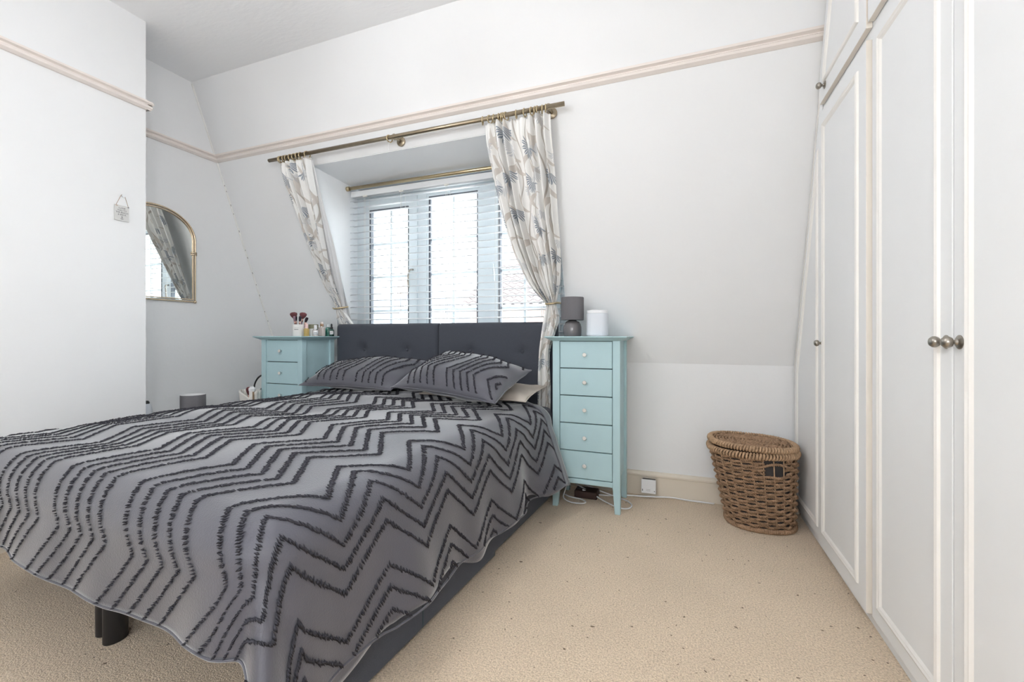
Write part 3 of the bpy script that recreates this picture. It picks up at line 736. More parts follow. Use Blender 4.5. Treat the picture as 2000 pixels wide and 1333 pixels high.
# things on the left chest
cup = thing('brush_cup', 'white cup with small printed lines on the left blue chest', 'cup', (-2.54, 2.375, ZT))
cc = (-2.54, 2.375, ZT)
lathe('body', [(0, 0), (.036, 0), (.039, .004), (.0415, .082), (.0405, .083), (.038, .080), (.036, .010), (0, .008)], cc, M['ceram'], cup, seg=40)
def curved_print(parent, c, r, a0, a1, z0, z1, mat_=None, name='print'):
    A = np.linspace(a0, a1, 10); X = np.zeros((2, 10, 3))
    for j, a in enumerate(A):
        for i, z in enumerate((z0, z1)): X[i, j] = (c[0] + r * math.cos(a), c[1] + r * math.sin(a), c[2] + z)
    return solid(grid(name, X, mat_ or M['print'], parent), .0006, 1)
face = math.atan2(0 - 2.375, 0 + 2.54)
for z, a in ((.058, .42), (.046, .34)):
    curved_print(cup, cc, .0407, face - .65, face - .65 + a * 2, z, z + .0035)
for i, (dx, dy, hair, r, lx, ly, L) in enumerate([(-.012, -.006, 'bristle', .024, -.06, -.1, .155), (.006, .01, 'bristle', .024, .16, .05, .155), (-.02, .008, 'bristle2', .010, -.20, .1, .135), (-.012, .018, 'bristle2', .009, -.12, .2, .13),
        (.004, -.016, 'handle', .008, .03, -.2, .128), (.016, -.008, 'bristle2', .009, .20, -.1, .13), (.02, .01, 'bristle2', .010, .28, .15, .125), (.012, .02, 'handle', .009, .12, .25, .12)]):
    lab = ['large plum powder brush leaning left in the white cup', 'large plum powder brush leaning right in the white cup', 'slim black brush tilted over the left rim of the white cup',
           'slim black brush standing behind the left plum brush', 'mauve tipped brush at the front of the white cup', 'slim black brush leaning right at the front of the cup',
           'slim black brush leaning furthest right over the cup rim', 'mauve tipped brush at the back of the white cup'][i]
    brush('makeup_brush', lab, (cc[0] + dx, cc[1] + dy, ZT + .010), M[hair], L, r, (lx, ly), group='makeup brushes in the white cup')
def bottle(name, label, loc, prof, mat_, parts=(), square=None):
    t = thing(name, label, 'bottle', loc)
    if square:
        w, d, h = square; x, y, z = loc
        box('body', x - w / 2, x + w / 2, y - d / 2, y + d / 2, z, z + h, mat_, t, b=.004)
    else: lathe('body', prof, loc, mat_, t, seg=28)
    for nm, pr, mm in parts: lathe(nm, pr, loc, mm, t, seg=24)
    return t
def cyl(r, z0, z1): return [(0, z0), (r - .001, z0), (r, z0 + .001), (r, z1 - .001), (r - .001, z1), (0, z1)]
bottle('perfume_bottle', 'small golden bottle with pink cap beside the white cup', (-2.472, 2.385, ZT), [(0, 0), (.017, 0), (.0185, .003), (.0185, .05), (.012, .056), (0, .056)], M['amber'], [('cap', [(0, .055), (.011, .055), (.010, .088), (.006, .092), (0, .092)], M['pink'])])
jb = bottle('cosmetic_jar', 'wide white jar with olive lid behind the label bottle', (-2.52, 2.494, ZT), cyl(.032, 0, .055), M['ceram'], [('lid', cyl(.0335, .055, .086), M['olive'])])
b3 = bottle('perfume_bottle', 'short clear bottle with white label and white cap', (-2.457, 2.452, ZT), cyl(.0205, 0, .046), M['clearg'], [('collar', cyl(.017, .046, .052), M['chrome']), ('cap', cyl(.0105, .052, .080), M['white'])])
f3 = math.atan2(-2.452, 2.457); curved_print(b3, (-2.457, 2.452, ZT), .0208, f3 - .9, f3 + .9, .008, .040, M['white'], 'paper_label')
curved_print(b3, (-2.457, 2.452, ZT), .0216, f3 - .5, f3 + .5, .024, .027)
b4 = bottle('perfume_bottle', 'tall smoky glass bottle with wooden cap and clear dome', (-2.467, 2.522, ZT), None, M['clearg'], [('neck', cyl(.009, .064, .074), M['chrome']), ('cap', cyl(.0125, .072, .092), M['wood']), ('dome', [(.0125, .091), (.012, .098), (.008, .106), (0, .109)], M['clearg'])], square=(.042, .03, .066))
b5 = bottle('green_bottle', 'rounded green glass bottle next to the dropper bottle', (-2.51, 2.628, ZT), [(0, 0), (.026, 0), (.028, .003), (.028, .045), (.024, .060), (.012, .068), (.008, .070), (0, .070)], M['greeng'], [('cap', cyl(.008, .069, .09), M['white'])])
b6 = bottle('dropper_bottle', 'dark green dropper bottle with black pipette and white label', (-2.447, 2.597, ZT), [(0, 0), (.017, 0), (.0185, .003), (.0185, .044), (.014, .051), (.009, .054), (0, .054)], M['dgreeng'],
     [('pipette', [(0, .053), (.0105, .053), (.0105, .066), (.0065, .07), (.007, .082), (.005, .092), (0, .094)], M['black'])])
f6 = math.atan2(-2.597, 2.447); curved_print(b6, (-2.447, 2.597, ZT), .0188, f6 - .8, f6 + .8, .012, .038, M['white'], 'paper_label')
curved_print(b6, (-2.447, 2.597, ZT), .0196, f6 - .4, f6 + .4, .028, .031)

# white canister on the right chest
pf = thing('air_purifier', 'white and pale grey canister device right of the grey lamp', 'device', (-.452, 2.585, ZT))
pc = (-.452, 2.585)
def rrect(w, d, r, n=6):
    P = []
    for sx, sy, a0 in ((1, 1, 0), (-1, 1, PI / 2), (-1, -1, PI), (1, -1, 1.5 * PI)):
        for k in range(n + 1):
            a = a0 + k * PI / 2 / n; P.append((pc[0] + sx * (w / 2 - r) + r * math.cos(a), pc[1] + sy * (d / 2 - r) + r * math.sin(a)))
    return P
prism('foot', rrect(.112, .10, .035), 'z', ZT + .0005, ZT + .006, M['white'], pf)
prism('body', rrect(.122, .11, .036), 'z', ZT + .005, ZT + .134, M['whiteg'], pf, b=.002)
prism('lid', rrect(.118, .106, .036), 'z', ZT + .133, ZT + .152, M['white'], pf, b=.004)
prism('button', [(pc[0] - .02 + .022 * math.cos(k * PI / 8), pc[1] + .012 * math.sin(k * PI / 8)) for k in range(16)], 'z', ZT + .151, ZT + .157, M['white'], pf, b=.002)

# ------------------------------------------------------------------ bed
HX, HY, RA = -1.58, 2.645, math.radians(3.8)
CR, SR = math.cos(RA), math.sin(RA)
def BW(s, t, z):
    s, t, z = np.broadcast_arrays(np.asarray(s, float), np.asarray(t, float), np.asarray(z, float))
    return np.stack([HX + s * CR - t * SR, HY - s * SR - t * CR, z], -1)
def bbox(name, s0, s1, t0, t1, z0, z1, mat_, parent, b=0):
    V = [BW(s, t, z) for z in (z0, z1) for s, t in ((s0, t1), (s1, t1), (s1, t0), (s0, t0))]
    o = recalc(mesh(name, V, BOXF, mat_, parent))
    if b: bev(o, b, 3)
    return o
bed = thing('bed', 'wide charcoal upholstered bed with buttoned two panel headboard', 'bed', (HX, HY - .9, 0))
W2, LB = .875, 1.90
bbox('base', -.865, 0 - .004, .02, LB - .02, .27, .40, M['grey'], bed, .01)
bbox('base', .004, .845, .02, LB - .02, .27, .40, M['grey'], bed, .01)
bbox('side_panel', .80, .856, .03, .80, .025, .275, M['grey'], bed, .006)
dp = bbox('drawer_front', .80, .872, .80, LB - .05, .025, .275, M['grey'], bed, .006)
bbox('seam', .8715, .8728, 1.33, 1.336, .03, .235, M['gap'], dp)
bbox('mattress', -W2, -.003, .03, LB, .40, .575, M['ticking'], bed, .04)
bbox('mattress', .003, W2, .03, LB, .40, .575, M['ticking'], bed, .04)
for s, t in ((-.105, LB - .14), (-.035, LB - .13), (-.80, LB - .55), (-.80, .15), (.05, .15), (.70, LB - .2), (.74, .15)):
    P = BW(s, t, 0); lathe('leg', [(0, .0), (.025, 0), (.027, .003), (.028, .275), (0, .275)], tuple(P), M['black'], bed, seg=28, sy=1.25, sx=.95)
# headboard: two padded panels with deep buttons
def padded(name, x0, x1, z0, z1, yf, btn):
    n, m = 61, 51; q = np.linspace(0, 1, n); r = np.linspace(0, 1, m)
    Xg, Zg = np.meshgrid(x0 + (x1 - x0) * q, z0 + (z1 - z0) * r)
    e = .018
    dx = np.minimum(Xg - x0, x1 - Xg); dz = z1 - Zg
    dep = np.where(dx < e, 1 - np.sqrt(np.clip(1 - (1 - dx / e) ** 2, 0, 1)), 0) * e + np.where(dz < e * 1.4, 1 - np.sqrt(np.clip(1 - (1 - dz / (e * 1.4)) ** 2, 0, 1)), 0) * e * 1.4
    puff = .010 * np.sin(PI * np.clip((Xg - x0) / (x1 - x0), 0, 1)) ** .5
    Yg = yf + dep - puff
    for bx_, bz_ in btn:
        rr = np.hypot(Xg - bx_, Zg - bz_); Yg += .022 * np.exp(-(rr / .042) ** 2) + .012 * np.exp(-(rr / .012) ** 2)
        # soft pulls fanning from the button
        Yg += .004 * np.exp(-(np.abs(Zg - bz_) / .01) ** 2) * np.exp(-(np.abs(Xg - bx_) / .07) ** 2)
    X = np.stack([Xg, Yg, Zg], -1)
    o = grid(name, X, M['grey'], bed)
    me = o.data; bm = bmesh.new(); bm.from_mesh(me)
    bmesh.ops.recalc_face_normals(bm, faces=bm.faces)
    # close the sides and back
    ext = bmesh.ops.extrude_edge_only(bm, edges=[e_ for e_ in bm.edges if e_.is_boundary])
    vs = [v for v in ext['geom'] if isinstance(v, bmesh.types.BMVert)]
    for v in vs: v.co.y = yf + .045
    bmesh.ops.edgeloop_fill(bm, edges=[e_ for e_ in bm.edges if e_.is_boundary])
    bmesh.ops.recalc_face_normals(bm, faces=bm.faces); bm.to_mesh(me); bm.free()
    for bx_, bz_ in btn: lathe('button', [(0, 0), (.011, 0), (.010, .004), (.006, .007), (0, .008)], (bx_, yf + .020, bz_), M['grey'], o, seg=16, axis='-y')
    return o
yh = 2.668
padded('headboard_panel', -2.472, -1.579, .30, 1.088, yh, ((-2.216, .895), (-1.836, .895)))
padded('headboard_panel', -1.575, -.722, .30, 1.088, yh, ((-1.334, .895), (-.954, .895)))
for x in (-2.2, -1.0): box('strut', x - .03, x + .03, yh + .02, yh + .05, .0, .31, M['black'], bed)

# duvet: a cloth laid over the mattress, falling at both sides and the foot
def smooth01(x): x = np.clip(x, 0, 1); return x * x * (3 - 2 * x)
T0 = .15
RO, LO, FO = .485, .44, .335           # falls at right, left and foot, measured from where the cloth starts to curve
WI, LI = W2 - .075, LB - .06
def duvet(a, b):
    a = np.asarray(a, float); b = np.asarray(b, float)
    ea = np.maximum(np.abs(a) - WI, 0); eb = np.maximum(b - LI, 0); sg = np.sign(a)
    d = np.hypot(ea, eb); th = np.arctan2(eb, ea)
    c2 = np.sin(2 * th) ** 2
    d = d * (1 - .16 * c2)
    r = .105
    phi = np.minimum(d / r, PI / 2)
    out = r * np.sin(phi); down = r * (1 - np.cos(phi))
    rest = np.maximum(d - r * PI / 2, 0)
    # flare of the fall; wider where the head corner swings out over the chest
    hd = smooth01((.62 - b) / .36) * (sg > 0) * (eb <= 0)
    fl = .10 + .10 * c2 + .22 * hd
    # hanging folds
    k = np.where(sg > 0, 1.0, .8)
    al = np.where(eb <= 0, b, LI + .35 * th) ; af = a
    side = (np.sin(9.5 * al + .6) * .5 + np.sin(17 * al + 2.1) * .3 + np.sin(31 * al + .4) * .12) * (ea > 0)
    foot = (np.sin(7.5 * af + 1.0) * .45 + np.sin(15 * af + 2.6) * .3 + np.sin(27 * af) * .12) * (eb > 0)
    cth = np.cos(th) ** 2
    fold = side * cth + foot * (1 - cth)
    corner = c2 * (.36 * np.sin(5.0 * th - 1.15) + .10 * np.sin(11 * th))
    amp = rest * .11
    out = out + rest * fl + amp * fold + rest * .42 * corner
    down = down + rest * np.sqrt(np.clip(1 - fl ** 2, .3, 1)) * (1 - .05 * np.abs(fold))
    ux, uy = np.where(d > 0, np.cos(th), 0), np.where(d > 0, np.sin(th), 0)
    s = np.clip(np.abs(a), 0, WI) * sg + sg * ux * out
    t = np.minimum(b, LI) + uy * out
    s = np.maximum(s, -.868 - smooth01((t - .34) / .15) * .6)
    # top relief: puffed middle, gentle ripples
    f = np.clip(1 - (np.abs(a) / (WI + .05)) ** 3.5, 0, 1) * np.clip(1 - (np.clip(b - .9, 0, None) / (LI - .9 + .05)) ** 3.5, 0, 1)
    rip = .006 * np.sin(6 * a + 3.3 * b + 1) + .005 * np.sin(4.2 * a - 7.1 * b) + .004 * np.sin(11 * b + 2 * a + .5) + .003 * np.sin(13 * a + 5 * b)
    fine = (.0035 * np.sin(38 * a + 22 * b + 3 * np.sin(5 * b)) + .0028 * np.sin(51 * a - 17 * b + 2 * np.sin(7 * a))) * smooth01((.75 - b) / .4 + 1.1 * smooth01((a - .55) / .35) * smooth01((1.2 - b) / .6))
    top = .595 + .048 * f + rip * (.4 + .6 * f) + fine * .7
    z = np.maximum(top - down, .022 + .02 * np.sin(9 * a) ** 2)
    return BW(s, t, z)
ta, tb_ = -(WI + LO), WI + RO
na, nb = 190, 170
A = np.linspace(ta, tb_, na); Bp = np.linspace(T0, LI + FO, nb)
AA, BB = np.meshgrid(A, Bp)
# wavy hem
hem = 1 + .05 * np.sin(8 * BB) + .03 * np.sin(19 * BB)
X = duvet(np.where(np.abs(AA) > WI, np.sign(AA) * (WI + (np.abs(AA) - WI) * hem), AA), BB)
dv = thing('duvet', 'charcoal tufted chevron duvet spread over the bed', 'duvet', (HX - .06, HY - 1.0, .6))
dvo = grid('cover', X, M['duvet'], dv); recalc(dvo)
if dvo.data.polygons[(nb // 2) * (na - 1) + na // 2].normal.z < 0:
    bm = bmesh.new(); bm.from_mesh(dvo.data); bmesh.ops.reverse_faces(bm, faces=bm.faces); bm.to_mesh(dvo.data); bm.free()
solid(dvo, .014)
# folded flange along the head edge at the right
edge_a = np.linspace(-.86, tb_ - .005, 90)
tube('piped_edge', duvet(edge_a, np.full(90, T0 + .085)) + np.array([0, 0, .004]), .0055, M['duvet'], dvo, sides=8)
# hem seam
hp = [duvet(np.array([tb_]), np.array([b]))[0] for b in np.linspace(T0, LI + FO, 130)]
tube('hem', hp, .0035, M['duvet'], dvo, sides=6)
hp = [duvet(np.array([a]), np.array([LI + FO]))[0] for a in np.linspace(ta, tb_, 150)]
tube('hem', hp, .0035, M['duvet'], dvo, sides=6)

def tufts(name, surf, dom, parent, a_first, period_b, b_phase, amp, skew=0.0, sp=.063, gap=.124, step=.0115, L=.023, wd=.0050, seed=0, lim=None):
    """short yarn dashes set across zigzag lines; surf maps (a,b) to points"""
    r = np.random.default_rng(seed)
    (a0, a1), (b0, b1) = dom; per = sp * 4 + gap
    QA, QB = [], []
    k0 = int(math.floor((a0 - a_first - amp - .3) / per)) ; k1 = int(math.ceil((a1 - a_first + amp + .3) / per))
    nb_ = int((b1 - b0) / (step * math.cos(math.atan(2 * amp / period_b * 2))))
    for k in range(k0, k1 + 1):
        for j in range(5):
            b = np.linspace(b0 + .004, b1 - .004, nb_) + r.normal(0, .0012, nb_)
            ph = ((b - b_phase) / period_b) % 1.0; tri = 1 - np.abs(2 * ph - 1)      # 0 at phase, 1 half way
            a = a_first + k * per + j * sp + amp * tri + skew * (b - b_phase) + r.normal(0, .0012, nb_)
            ok = (a > a0 + .006) & (a < a1 - .006) & (b > b0) & (b < b1)
            QA.append(a[ok]); QB.append(b[ok])
    a = np.concatenate(QA); b = np.concatenate(QB); n = len(a)
    ang = .30 + r.normal(0, .14, n); ll = L * r.uniform(.75, 1.2, n) / 2
    da, db = np.cos(ang) * ll, -np.sin(ang) * ll
    e = .004
    P = surf(a, b); Na = surf(a + e, b) - surf(a - e, b); Nb = surf(a, b + e) - surf(a, b - e)
    nn = np.cross(Na, Nb); nn /= np.linalg.norm(nn, axis=1)[:, None] + 1e-12
    if nn[:, 2].mean() < 0: nn = -nn
    e0, e1 = surf(a - da, b - db), surf(a + da, b + db)
    tdir = e1 - e0; tl = np.linalg.norm(tdir, axis=1)[:, None] + 1e-9; tdir = tdir / tl
    sd = np.cross(nn, tdir); h = wd * r.uniform(.9, 1.5, n)[:, None]; wv = wd * r.uniform(.7, 1.1, n)[:, None]
    up = nn * h
    c = (e0 + e1) / 2
    V = np.stack([e0 + up * .55, c + sd * wv * .6 + up * .15, c - sd * wv * .6 + up * .15, e1 + up * .75, c + up * 1.1 + sd * wv * .25], 1)
    F0 = np.array([(0, 1, 4), (0, 4, 2), (3, 4, 1), (3, 2, 4), (0, 2, 1), (3, 1, 2)])
    F = (F0[None] + (np.arange(n) * 5)[:, None, None]).reshape(-1, 3)
    me = bpy.data.meshes.new(name); V = V.reshape(-1, 3)
    me.vertices.add(len(V)); me.vertices.foreach_set('co', V.astype(np.float32).ravel())
    me.loops.add(F.size); me.loops.foreach_set('vertex_index', F.astype(np.int32).ravel())
    me.polygons.add(len(F)); me.polygons.foreach_set('loop_start', np.arange(0, F.size, 3, dtype=np.int32))
    me.update(calc_edges=True); me.materials.append(M['tuft'])
    o = bpy.data.objects.new(name, me); link(o, parent); o['kind'] = 'stuff'
    return o
tufts('tufting', duvet, ((ta, tb_), (T0 + .09, LI + FO)), dvo, .726, .315, 1.555, .135, skew=-.05, seed=2)

# pillows
def make_pillow(name, label, c00, c10, c11, c01, thick, mat_, seed, tuft=True, group=None, wr=1.0):
    """corners: front-left, front-right, back-right, back-left"""
    C = [np.array(c, float) for c in (c00, c10, c11, c01)]; r = np.random.default_rng(seed)
    nrm = np.cross(C[1] - C[0], C[3] - C[0]); nrm /= np.linalg.norm(nrm)
    fr = r.uniform(0, 6, 8); wid = np.linalg.norm(C[1] - C[0]); dep = np.linalg.norm(C[3] - C[0])
    def S(a, b, side=1.0):
        p, q = np.clip(a / wid, 0, 1), np.clip(b / dep, 0, 1)
        # edges bow inwards so the corners stand out as ears
        bow = .035
        pe = p + bow * (1 - 2 * p) * 4 * q * (1 - q) * .8; qe = q + bow * 1.5 * (1 - 2 * q) * 4 * p * (1 - p)
        base = (1 - pe)[..., None] * ((1 - qe)[..., None] * C[0] + qe[..., None] * C[3]) + pe[..., None] * ((1 - qe)[..., None] * C[1] + qe[..., None] * C[2])
        u, v = 2 * p - 1, 2 * q - 1
        h = np.clip((1 - np.abs(u) ** 2.6), 0, 1) ** .62 * np.clip((1 - np.abs(v) ** 2.4), 0, 1) ** .62
        rim = np.clip((1 - np.maximum(np.abs(u), np.abs(v))) * 8, 0, 1)
        wv = .010 * np.sin(7 * p + 5 * q + fr[0]) * h + wr * (.006 * np.sin(22 * p * (1 + .3 * q) + fr[1]) * (1 - h) * np.abs(v) + .007 * np.sin(19 * q + fr[2] + 3 * p) * (1 - h) * np.abs(u) ** 2) * rim
        sag = -.02 * np.sin(PI * p) * (1 - q) * 0
        return base + nrm * ((thick / 2 * h * side * (1.1 if side > 0 else .9)) + wv + sag)[..., None]
    cen = sum(C) / 4
    t = thing(name, label, 'pillow', tuple(cen - nrm * thick * .45), group)
    n, m = 70, 54; P, Q = np.meshgrid(np.linspace(0, wid, n), np.linspace(0, dep, m))
    top, bot = S(P, Q, 1.0), S(P, Q, -1.0)
    V = np.vstack([top.reshape(-1, 3), bot.reshape(-1, 3)]); F = []
    for i in range(m - 1):
        for j in range(n - 1):
            k = i * n + j; F.append((k, k + 1, k + n + 1, k + n)); F.append((k + n * m, k + n + n * m, k + n + 1 + n * m, k + 1 + n * m))
    o = mesh('case', V, F, mat_, t, smooth=True)
    bm = bmesh.new(); bm.from_mesh(o.data); bmesh.ops.remove_doubles(bm, verts=bm.verts, dist=1e-5); bmesh.ops.recalc_face_normals(bm, faces=bm.faces); bm.to_mesh(o.data); bm.free()
    b_ = np.linspace(0, 1, 40); z0 = np.zeros(40)
    loop = np.vstack([S(b_ * wid, z0)[:-1], S(z0 + wid, b_ * dep)[:-1], S((1 - b_) * wid, z0 + dep)[:-1], S(z0, (1 - b_) * dep)[:-1]])
    tube('seam', loop, .0035, mat_, o, sides=6, closed=True)
    return t, o, S, wid, dep
pl, plo, S, wid, dep = make_pillow('pillow', 'left charcoal chevron pillow lying flat against the headboard', (-2.335, 2.19, .675), (-1.60, 2.17, .675), (-1.56, 2.57, .83), (-2.31, 2.53, .81), .155, M['duvet'], 4, group='charcoal chevron pillows')
# zigzag runs along the pillow's depth
tufts('tufting', lambda a, b, S=S: S(a, b), ((.02, wid - .02), (.015, dep - .015)), plo, .115, .36, .08, .075, sp=.052, gap=.10, L=.020, wd=.0062, seed=5, step=.0085)
pr, pro, S2, wid2, dep2 = make_pillow('pillow', 'right charcoal chevron pillow tilted forward, overlapping the other pillow', (-1.575, 2.14, .70), (-.835, 1.955, .67), (-.80, 2.40, .80), (-1.42, 2.56, .90), .19, M['duvet'], 9, group='charcoal chevron pillows', wr=1.3)
tufts('tufting', lambda a, b, S=S2: S(a, b), ((.02, wid2 - .02), (.015, dep2 - .015)), pro, .05, .42, .13, .13, sp=.052, gap=.10, L=.020, wd=.0062, seed=6, step=.0085)
make_pillow('pillow', 'plain beige pillow corner peeking out under the right charcoal pillow', (-1.46, 2.26, .652), (-.765, 2.20, .648), (-.76, 2.58, .69), (-1.45, 2.60, .70), .08, M['beige'], 12)

# ------------------------------------------------------------------ mirror in the alcove
mi = thing('arched_mirror', 'arched wall mirror with slim gold frame in the alcove', 'mirror', (XA + .01, 1.90, 1.245))
my, mhw, mz0, mz1, mrise = 1.90, .260, 1.245, 1.685, .200
def arch(off, z0=None):
    P = [(my - mhw + off, mz0 + off), (my + mhw - off, mz0 + off), (my + mhw - off, mz1)]
    for k in range(1, 32):
        a = PI * k / 32; P.append((my + (mhw - off) * math.cos(a), mz1 + (mrise - off) * math.sin(a)))
    P.append((my - mhw + off, mz1)); return P
prism('glass', arch(.010), 'x', XA + .003, XA + .012, M['mirror'], mi)
tube('outer_frame', [(XA + .012, y, z) for y, z in arch(.0)], .0065, M['gold'], mi, sides=10, closed=True)
tube('inner_frame', [(XA + .014, y, z) for y, z in arch(.016)], .0055, M['gold'], mi, sides=10, closed=True)
for sy in (-1, 1):
    for z in (1.588, 1.600): tube('collar', [(XA + .013, my + sy * (mhw + .008), z), (XA + .013, my + sy * (mhw - .026), z)], .0085, M['gold'], mi, sides=12)
    q = np.linspace(0, PI, 9); lathe('corner_ball', [(.011 * math.sin(a), -.011 * math.cos(a)) for a in q], (XA + .012, my + sy * mhw, mz0), M['gold'], mi, seg=16)

# ------------------------------------------------------------------ small plaque on the chimney breast
pq = thing('hanging_plaque', 'small pale plaque with beach verse hanging on twine from a hook', 'plaque', (XC + .006, 1.512, 1.64))
py0, py1, pz0, pz1 = 1.478, 1.546, 1.642, 1.728
box('tablet', XC + .003, XC + .009, py0, py1, pz0, pz1, M['stone'], pq, b=.0015)
lathe('hook', [(0, 0), (.008, 0), (.008, .004), (.004, .006), (.004, .014), (0, .014)], (XC + .0145, 1.517, 1.783), M['white'], pq, seg=16, axis='-x')
tubes('twine', [([(XC + .008, py0 + .006, pz1 - .003), (XC + .010, 1.508, 1.786)], .0011, False), ([(XC + .010, 1.508, 1.786), (XC + .011, 1.517, 1.790), (XC + .010, 1.525, 1.785)], .0011, False), ([(XC + .010, 1.524, 1.785), (XC + .008, py1 - .003, pz1 - .004)], .0011, False)], M['twine'], pq, sides=6)
box('knot', XC + .009, XC + .011, py0 + .004, py0 + .014, pz1 - .006, pz1 - .003, M['twine'], pq)
box('knot', XC + .009, XC + .011, py1 - .007, py1 - .001, pz1 - .007, pz1 - .003, M['print'], pq)
def text_mesh(name, body, size, loc, rot, mat_, parent):
    cu = bpy.data.curves.new('txt', 'FONT'); cu.body = body; cu.size = size; cu.align_x = 'CENTER'; cu.extrude = .0002
    tmp = bpy.data.objects.new('txt', cu); COL.objects.link(tmp)
    dg = bpy.context.evaluated_depsgraph_get(); me = bpy.data.meshes.new_from_object(tmp.evaluated_get(dg))
    bpy.data.objects.remove(tmp); me.name = name; me.transform(Matrix.Translation(loc) @ rot)
    me.materials.clear(); me.materials.append(mat_)
    o = bpy.data.objects.new(name, me); link(o, parent); return o
rot = Matrix.Rotation(PI / 2, 4, 'Z') @ Matrix.Rotation(PI / 2, 4, 'X')
for body, z in (('I LOVE', 1.708), ('YOU TO', 1.696), ('THE BEACH', 1.684), ('& BACK', 1.672)):
    text_mesh('lettering', body, .0112, Vector((XC + .0093, 1.512, z)), rot, M['print'], pq)
ax = XC + .0096
tubes('anchor', [([(ax, 1.512, 1.651), (ax, 1.512, 1.664)], .0006, False), ([(ax, 1.508, 1.661), (ax, 1.516, 1.661)], .0006, False),
      (spline([(ax, 1.505, 1.655), (ax, 1.507, 1.6515), (ax, 1.512, 1.650), (ax, 1.517, 1.6515), (ax, 1.519, 1.655)], 12), .0007, False), (ring_pts((ax, 1.512, 1.6655), .0018, 'x', 10), .0005, True)], M['print'], pq, sides=5)

# ------------------------------------------------------------------ laundry basket
bk = thing('laundry_basket', 'oval woven seagrass laundry basket with lid beside the wardrobe', 'basket', (.395, 2.68, 0))
BH = .405
def bel(z):      # centre and semi-axes at height z
    q = z / BH; return .398 - .038 * q, 2.672, .156 + .047 * q, .146 + .028 * q
_t = np.linspace(0, 2 * PI, 2001); _e = .86
_c = np.stack([.20 * np.sign(np.cos(_t)) * np.abs(np.cos(_t)) ** _e, .168 * np.sign(np.sin(_t)) * np.abs(np.sin(_t)) ** _e], 1)
_s = np.concatenate([[0], np.cumsum(np.hypot(*np.diff(_c, axis=0).T))]); _s *= 2 * PI / _s[-1]
def bpt(th, z, off=0.0):
    cx_, cy_, a, b = bel(z); e = _e
    th = float(np.interp(th % (2 * PI), _s, _t))        # even steps along the rim
    ct, st = math.cos(th), math.sin(th)
    return np.array([cx_ + (a + off) * math.copysign(abs(ct) ** e, ct), cy_ + (b + off) * math.copysign(abs(st) ** e, st), z])
NS = 24; rows = 22; npt = NS * 11
gap_th = (-1.42, -.86)                    # hand hole on the front right
hole_z = (.300, .385)
def rope(pts, r=.0062, tw=34, closed=True):
    """two strands twisted around the path"""
    P, Tn, Nn, Bn = frames(pts, closed); n = len(P); ph = np.arange(n) / n * 2 * PI * tw
    return [(P + (Nn * np.cos(ph + k * PI)[:, None] + Bn * np.sin(ph + k * PI)[:, None]) * r * .62, r * .60, closed) for k in (0, 1)]
for k in range(rows):
    z = .018 + k * (BH - .05) / (rows - 1)
    inh = hole_z[0] < z < hole_z[1]
    th = np.arange(npt) * 2 * PI / npt
    if inh: th = np.linspace(gap_th[1], gap_th[0] + 2 * PI, npt)
    pts = np.array([bpt(t, z + .0012 * math.sin(3 * t + k * 1.3) + .0008 * math.sin(NS * t), .0072 * math.cos(NS / 2 * t + (k % 2) * PI)) for t in th])
    if hole_z[1] - .016 < z < hole_z[1] and not inh: pts = pts
    tubes('woven_row', rope(pts, .0070 * random.uniform(.93, 1.07), tw=int(56 + random.uniform(-4, 4)), closed=not inh), M['rope'], bk, sides=5)
pts = np.array([bpt(t, .345 + .012 * math.cos((t + 1.14) * 5.7), .004) for t in np.linspace(gap_th[0] - .25, gap_th[1] + .25, 40)])
tubes('woven_row', rope(pts, .0065, tw=10, closed=False), M['rope'], bk, sides=5)
for k in range(NS):
    t = 2 * PI * (k + .5) / NS
    tube('stake', [bpt(t, .006), bpt(t, .2), bpt(t, BH - .012)], .0032, M['rope2'], bk, sides=6)
def binding(name, zc, off, r, nn, mat_, lift=0, wrap=.006, parent=bk):
    """a rim wrapped with slanting strands"""
    L = []
    for i in range(nn):
        t0 = 2 * PI * i / nn; P = []
        for a in np.linspace(-2.6, 2.6, 9):
            t = t0 + .03 * a / 2.6
            P.append(bpt(t, BH if zc > .2 else zc, off + r * math.cos(a)) * np.array([1, 1, 0]) + np.array([0, 0, zc + lift * math.cos(t - 2.9) + r * math.sin(a)]))
        L.append((P, wrap * random.uniform(.9, 1.1), False))
    return tubes(name, L, mat_, parent, sides=5)
binding('rim', BH - .012, .002, .013, 84, M['rope2'], wrap=.0064)
binding('foot_rim', .012, .003, .008, 110, M['rope'])
lid = None
# lid: concentric coiled rope with a bound edge, slightly raised to the left back
def lid_pt(th, f, z):
    p = bpt(th, BH, 0.004); c = np.array([bel(BH)[0], bel(BH)[1], 0]); q = c + (p - c) * f
    return np.array([q[0], q[1], z - .035 * (q[0] - c[0]) + .010])
L = []
for i, f in enumerate(np.linspace(.12, .90, 11)):
    pts = np.array([lid_pt(t, f, BH + .012 + .006 * (1 - f)) + np.array([0, 0, .002 * math.sin(17 * t + i * PI)]) for t in np.arange(120) * 2 * PI / 120])
    L += rope(pts, .0067, tw=max(6, int(58 * f)))
lid = tubes('lid', L, M['rope'], bk, sides=5)
prof = [tuple(lid_pt(t, .95, BH + .008)) for t in np.arange(48) * 2 * PI / 48]
mesh('lid_core', prof + [(p[0], p[1], p[2] - .006) for p in prof], [tuple(range(48)), tuple(range(95, 47, -1))] + [(i, (i + 1) % 48, (i + 1) % 48 + 48, i + 48) for i in range(48)], M['strapb'], lid)
L = []
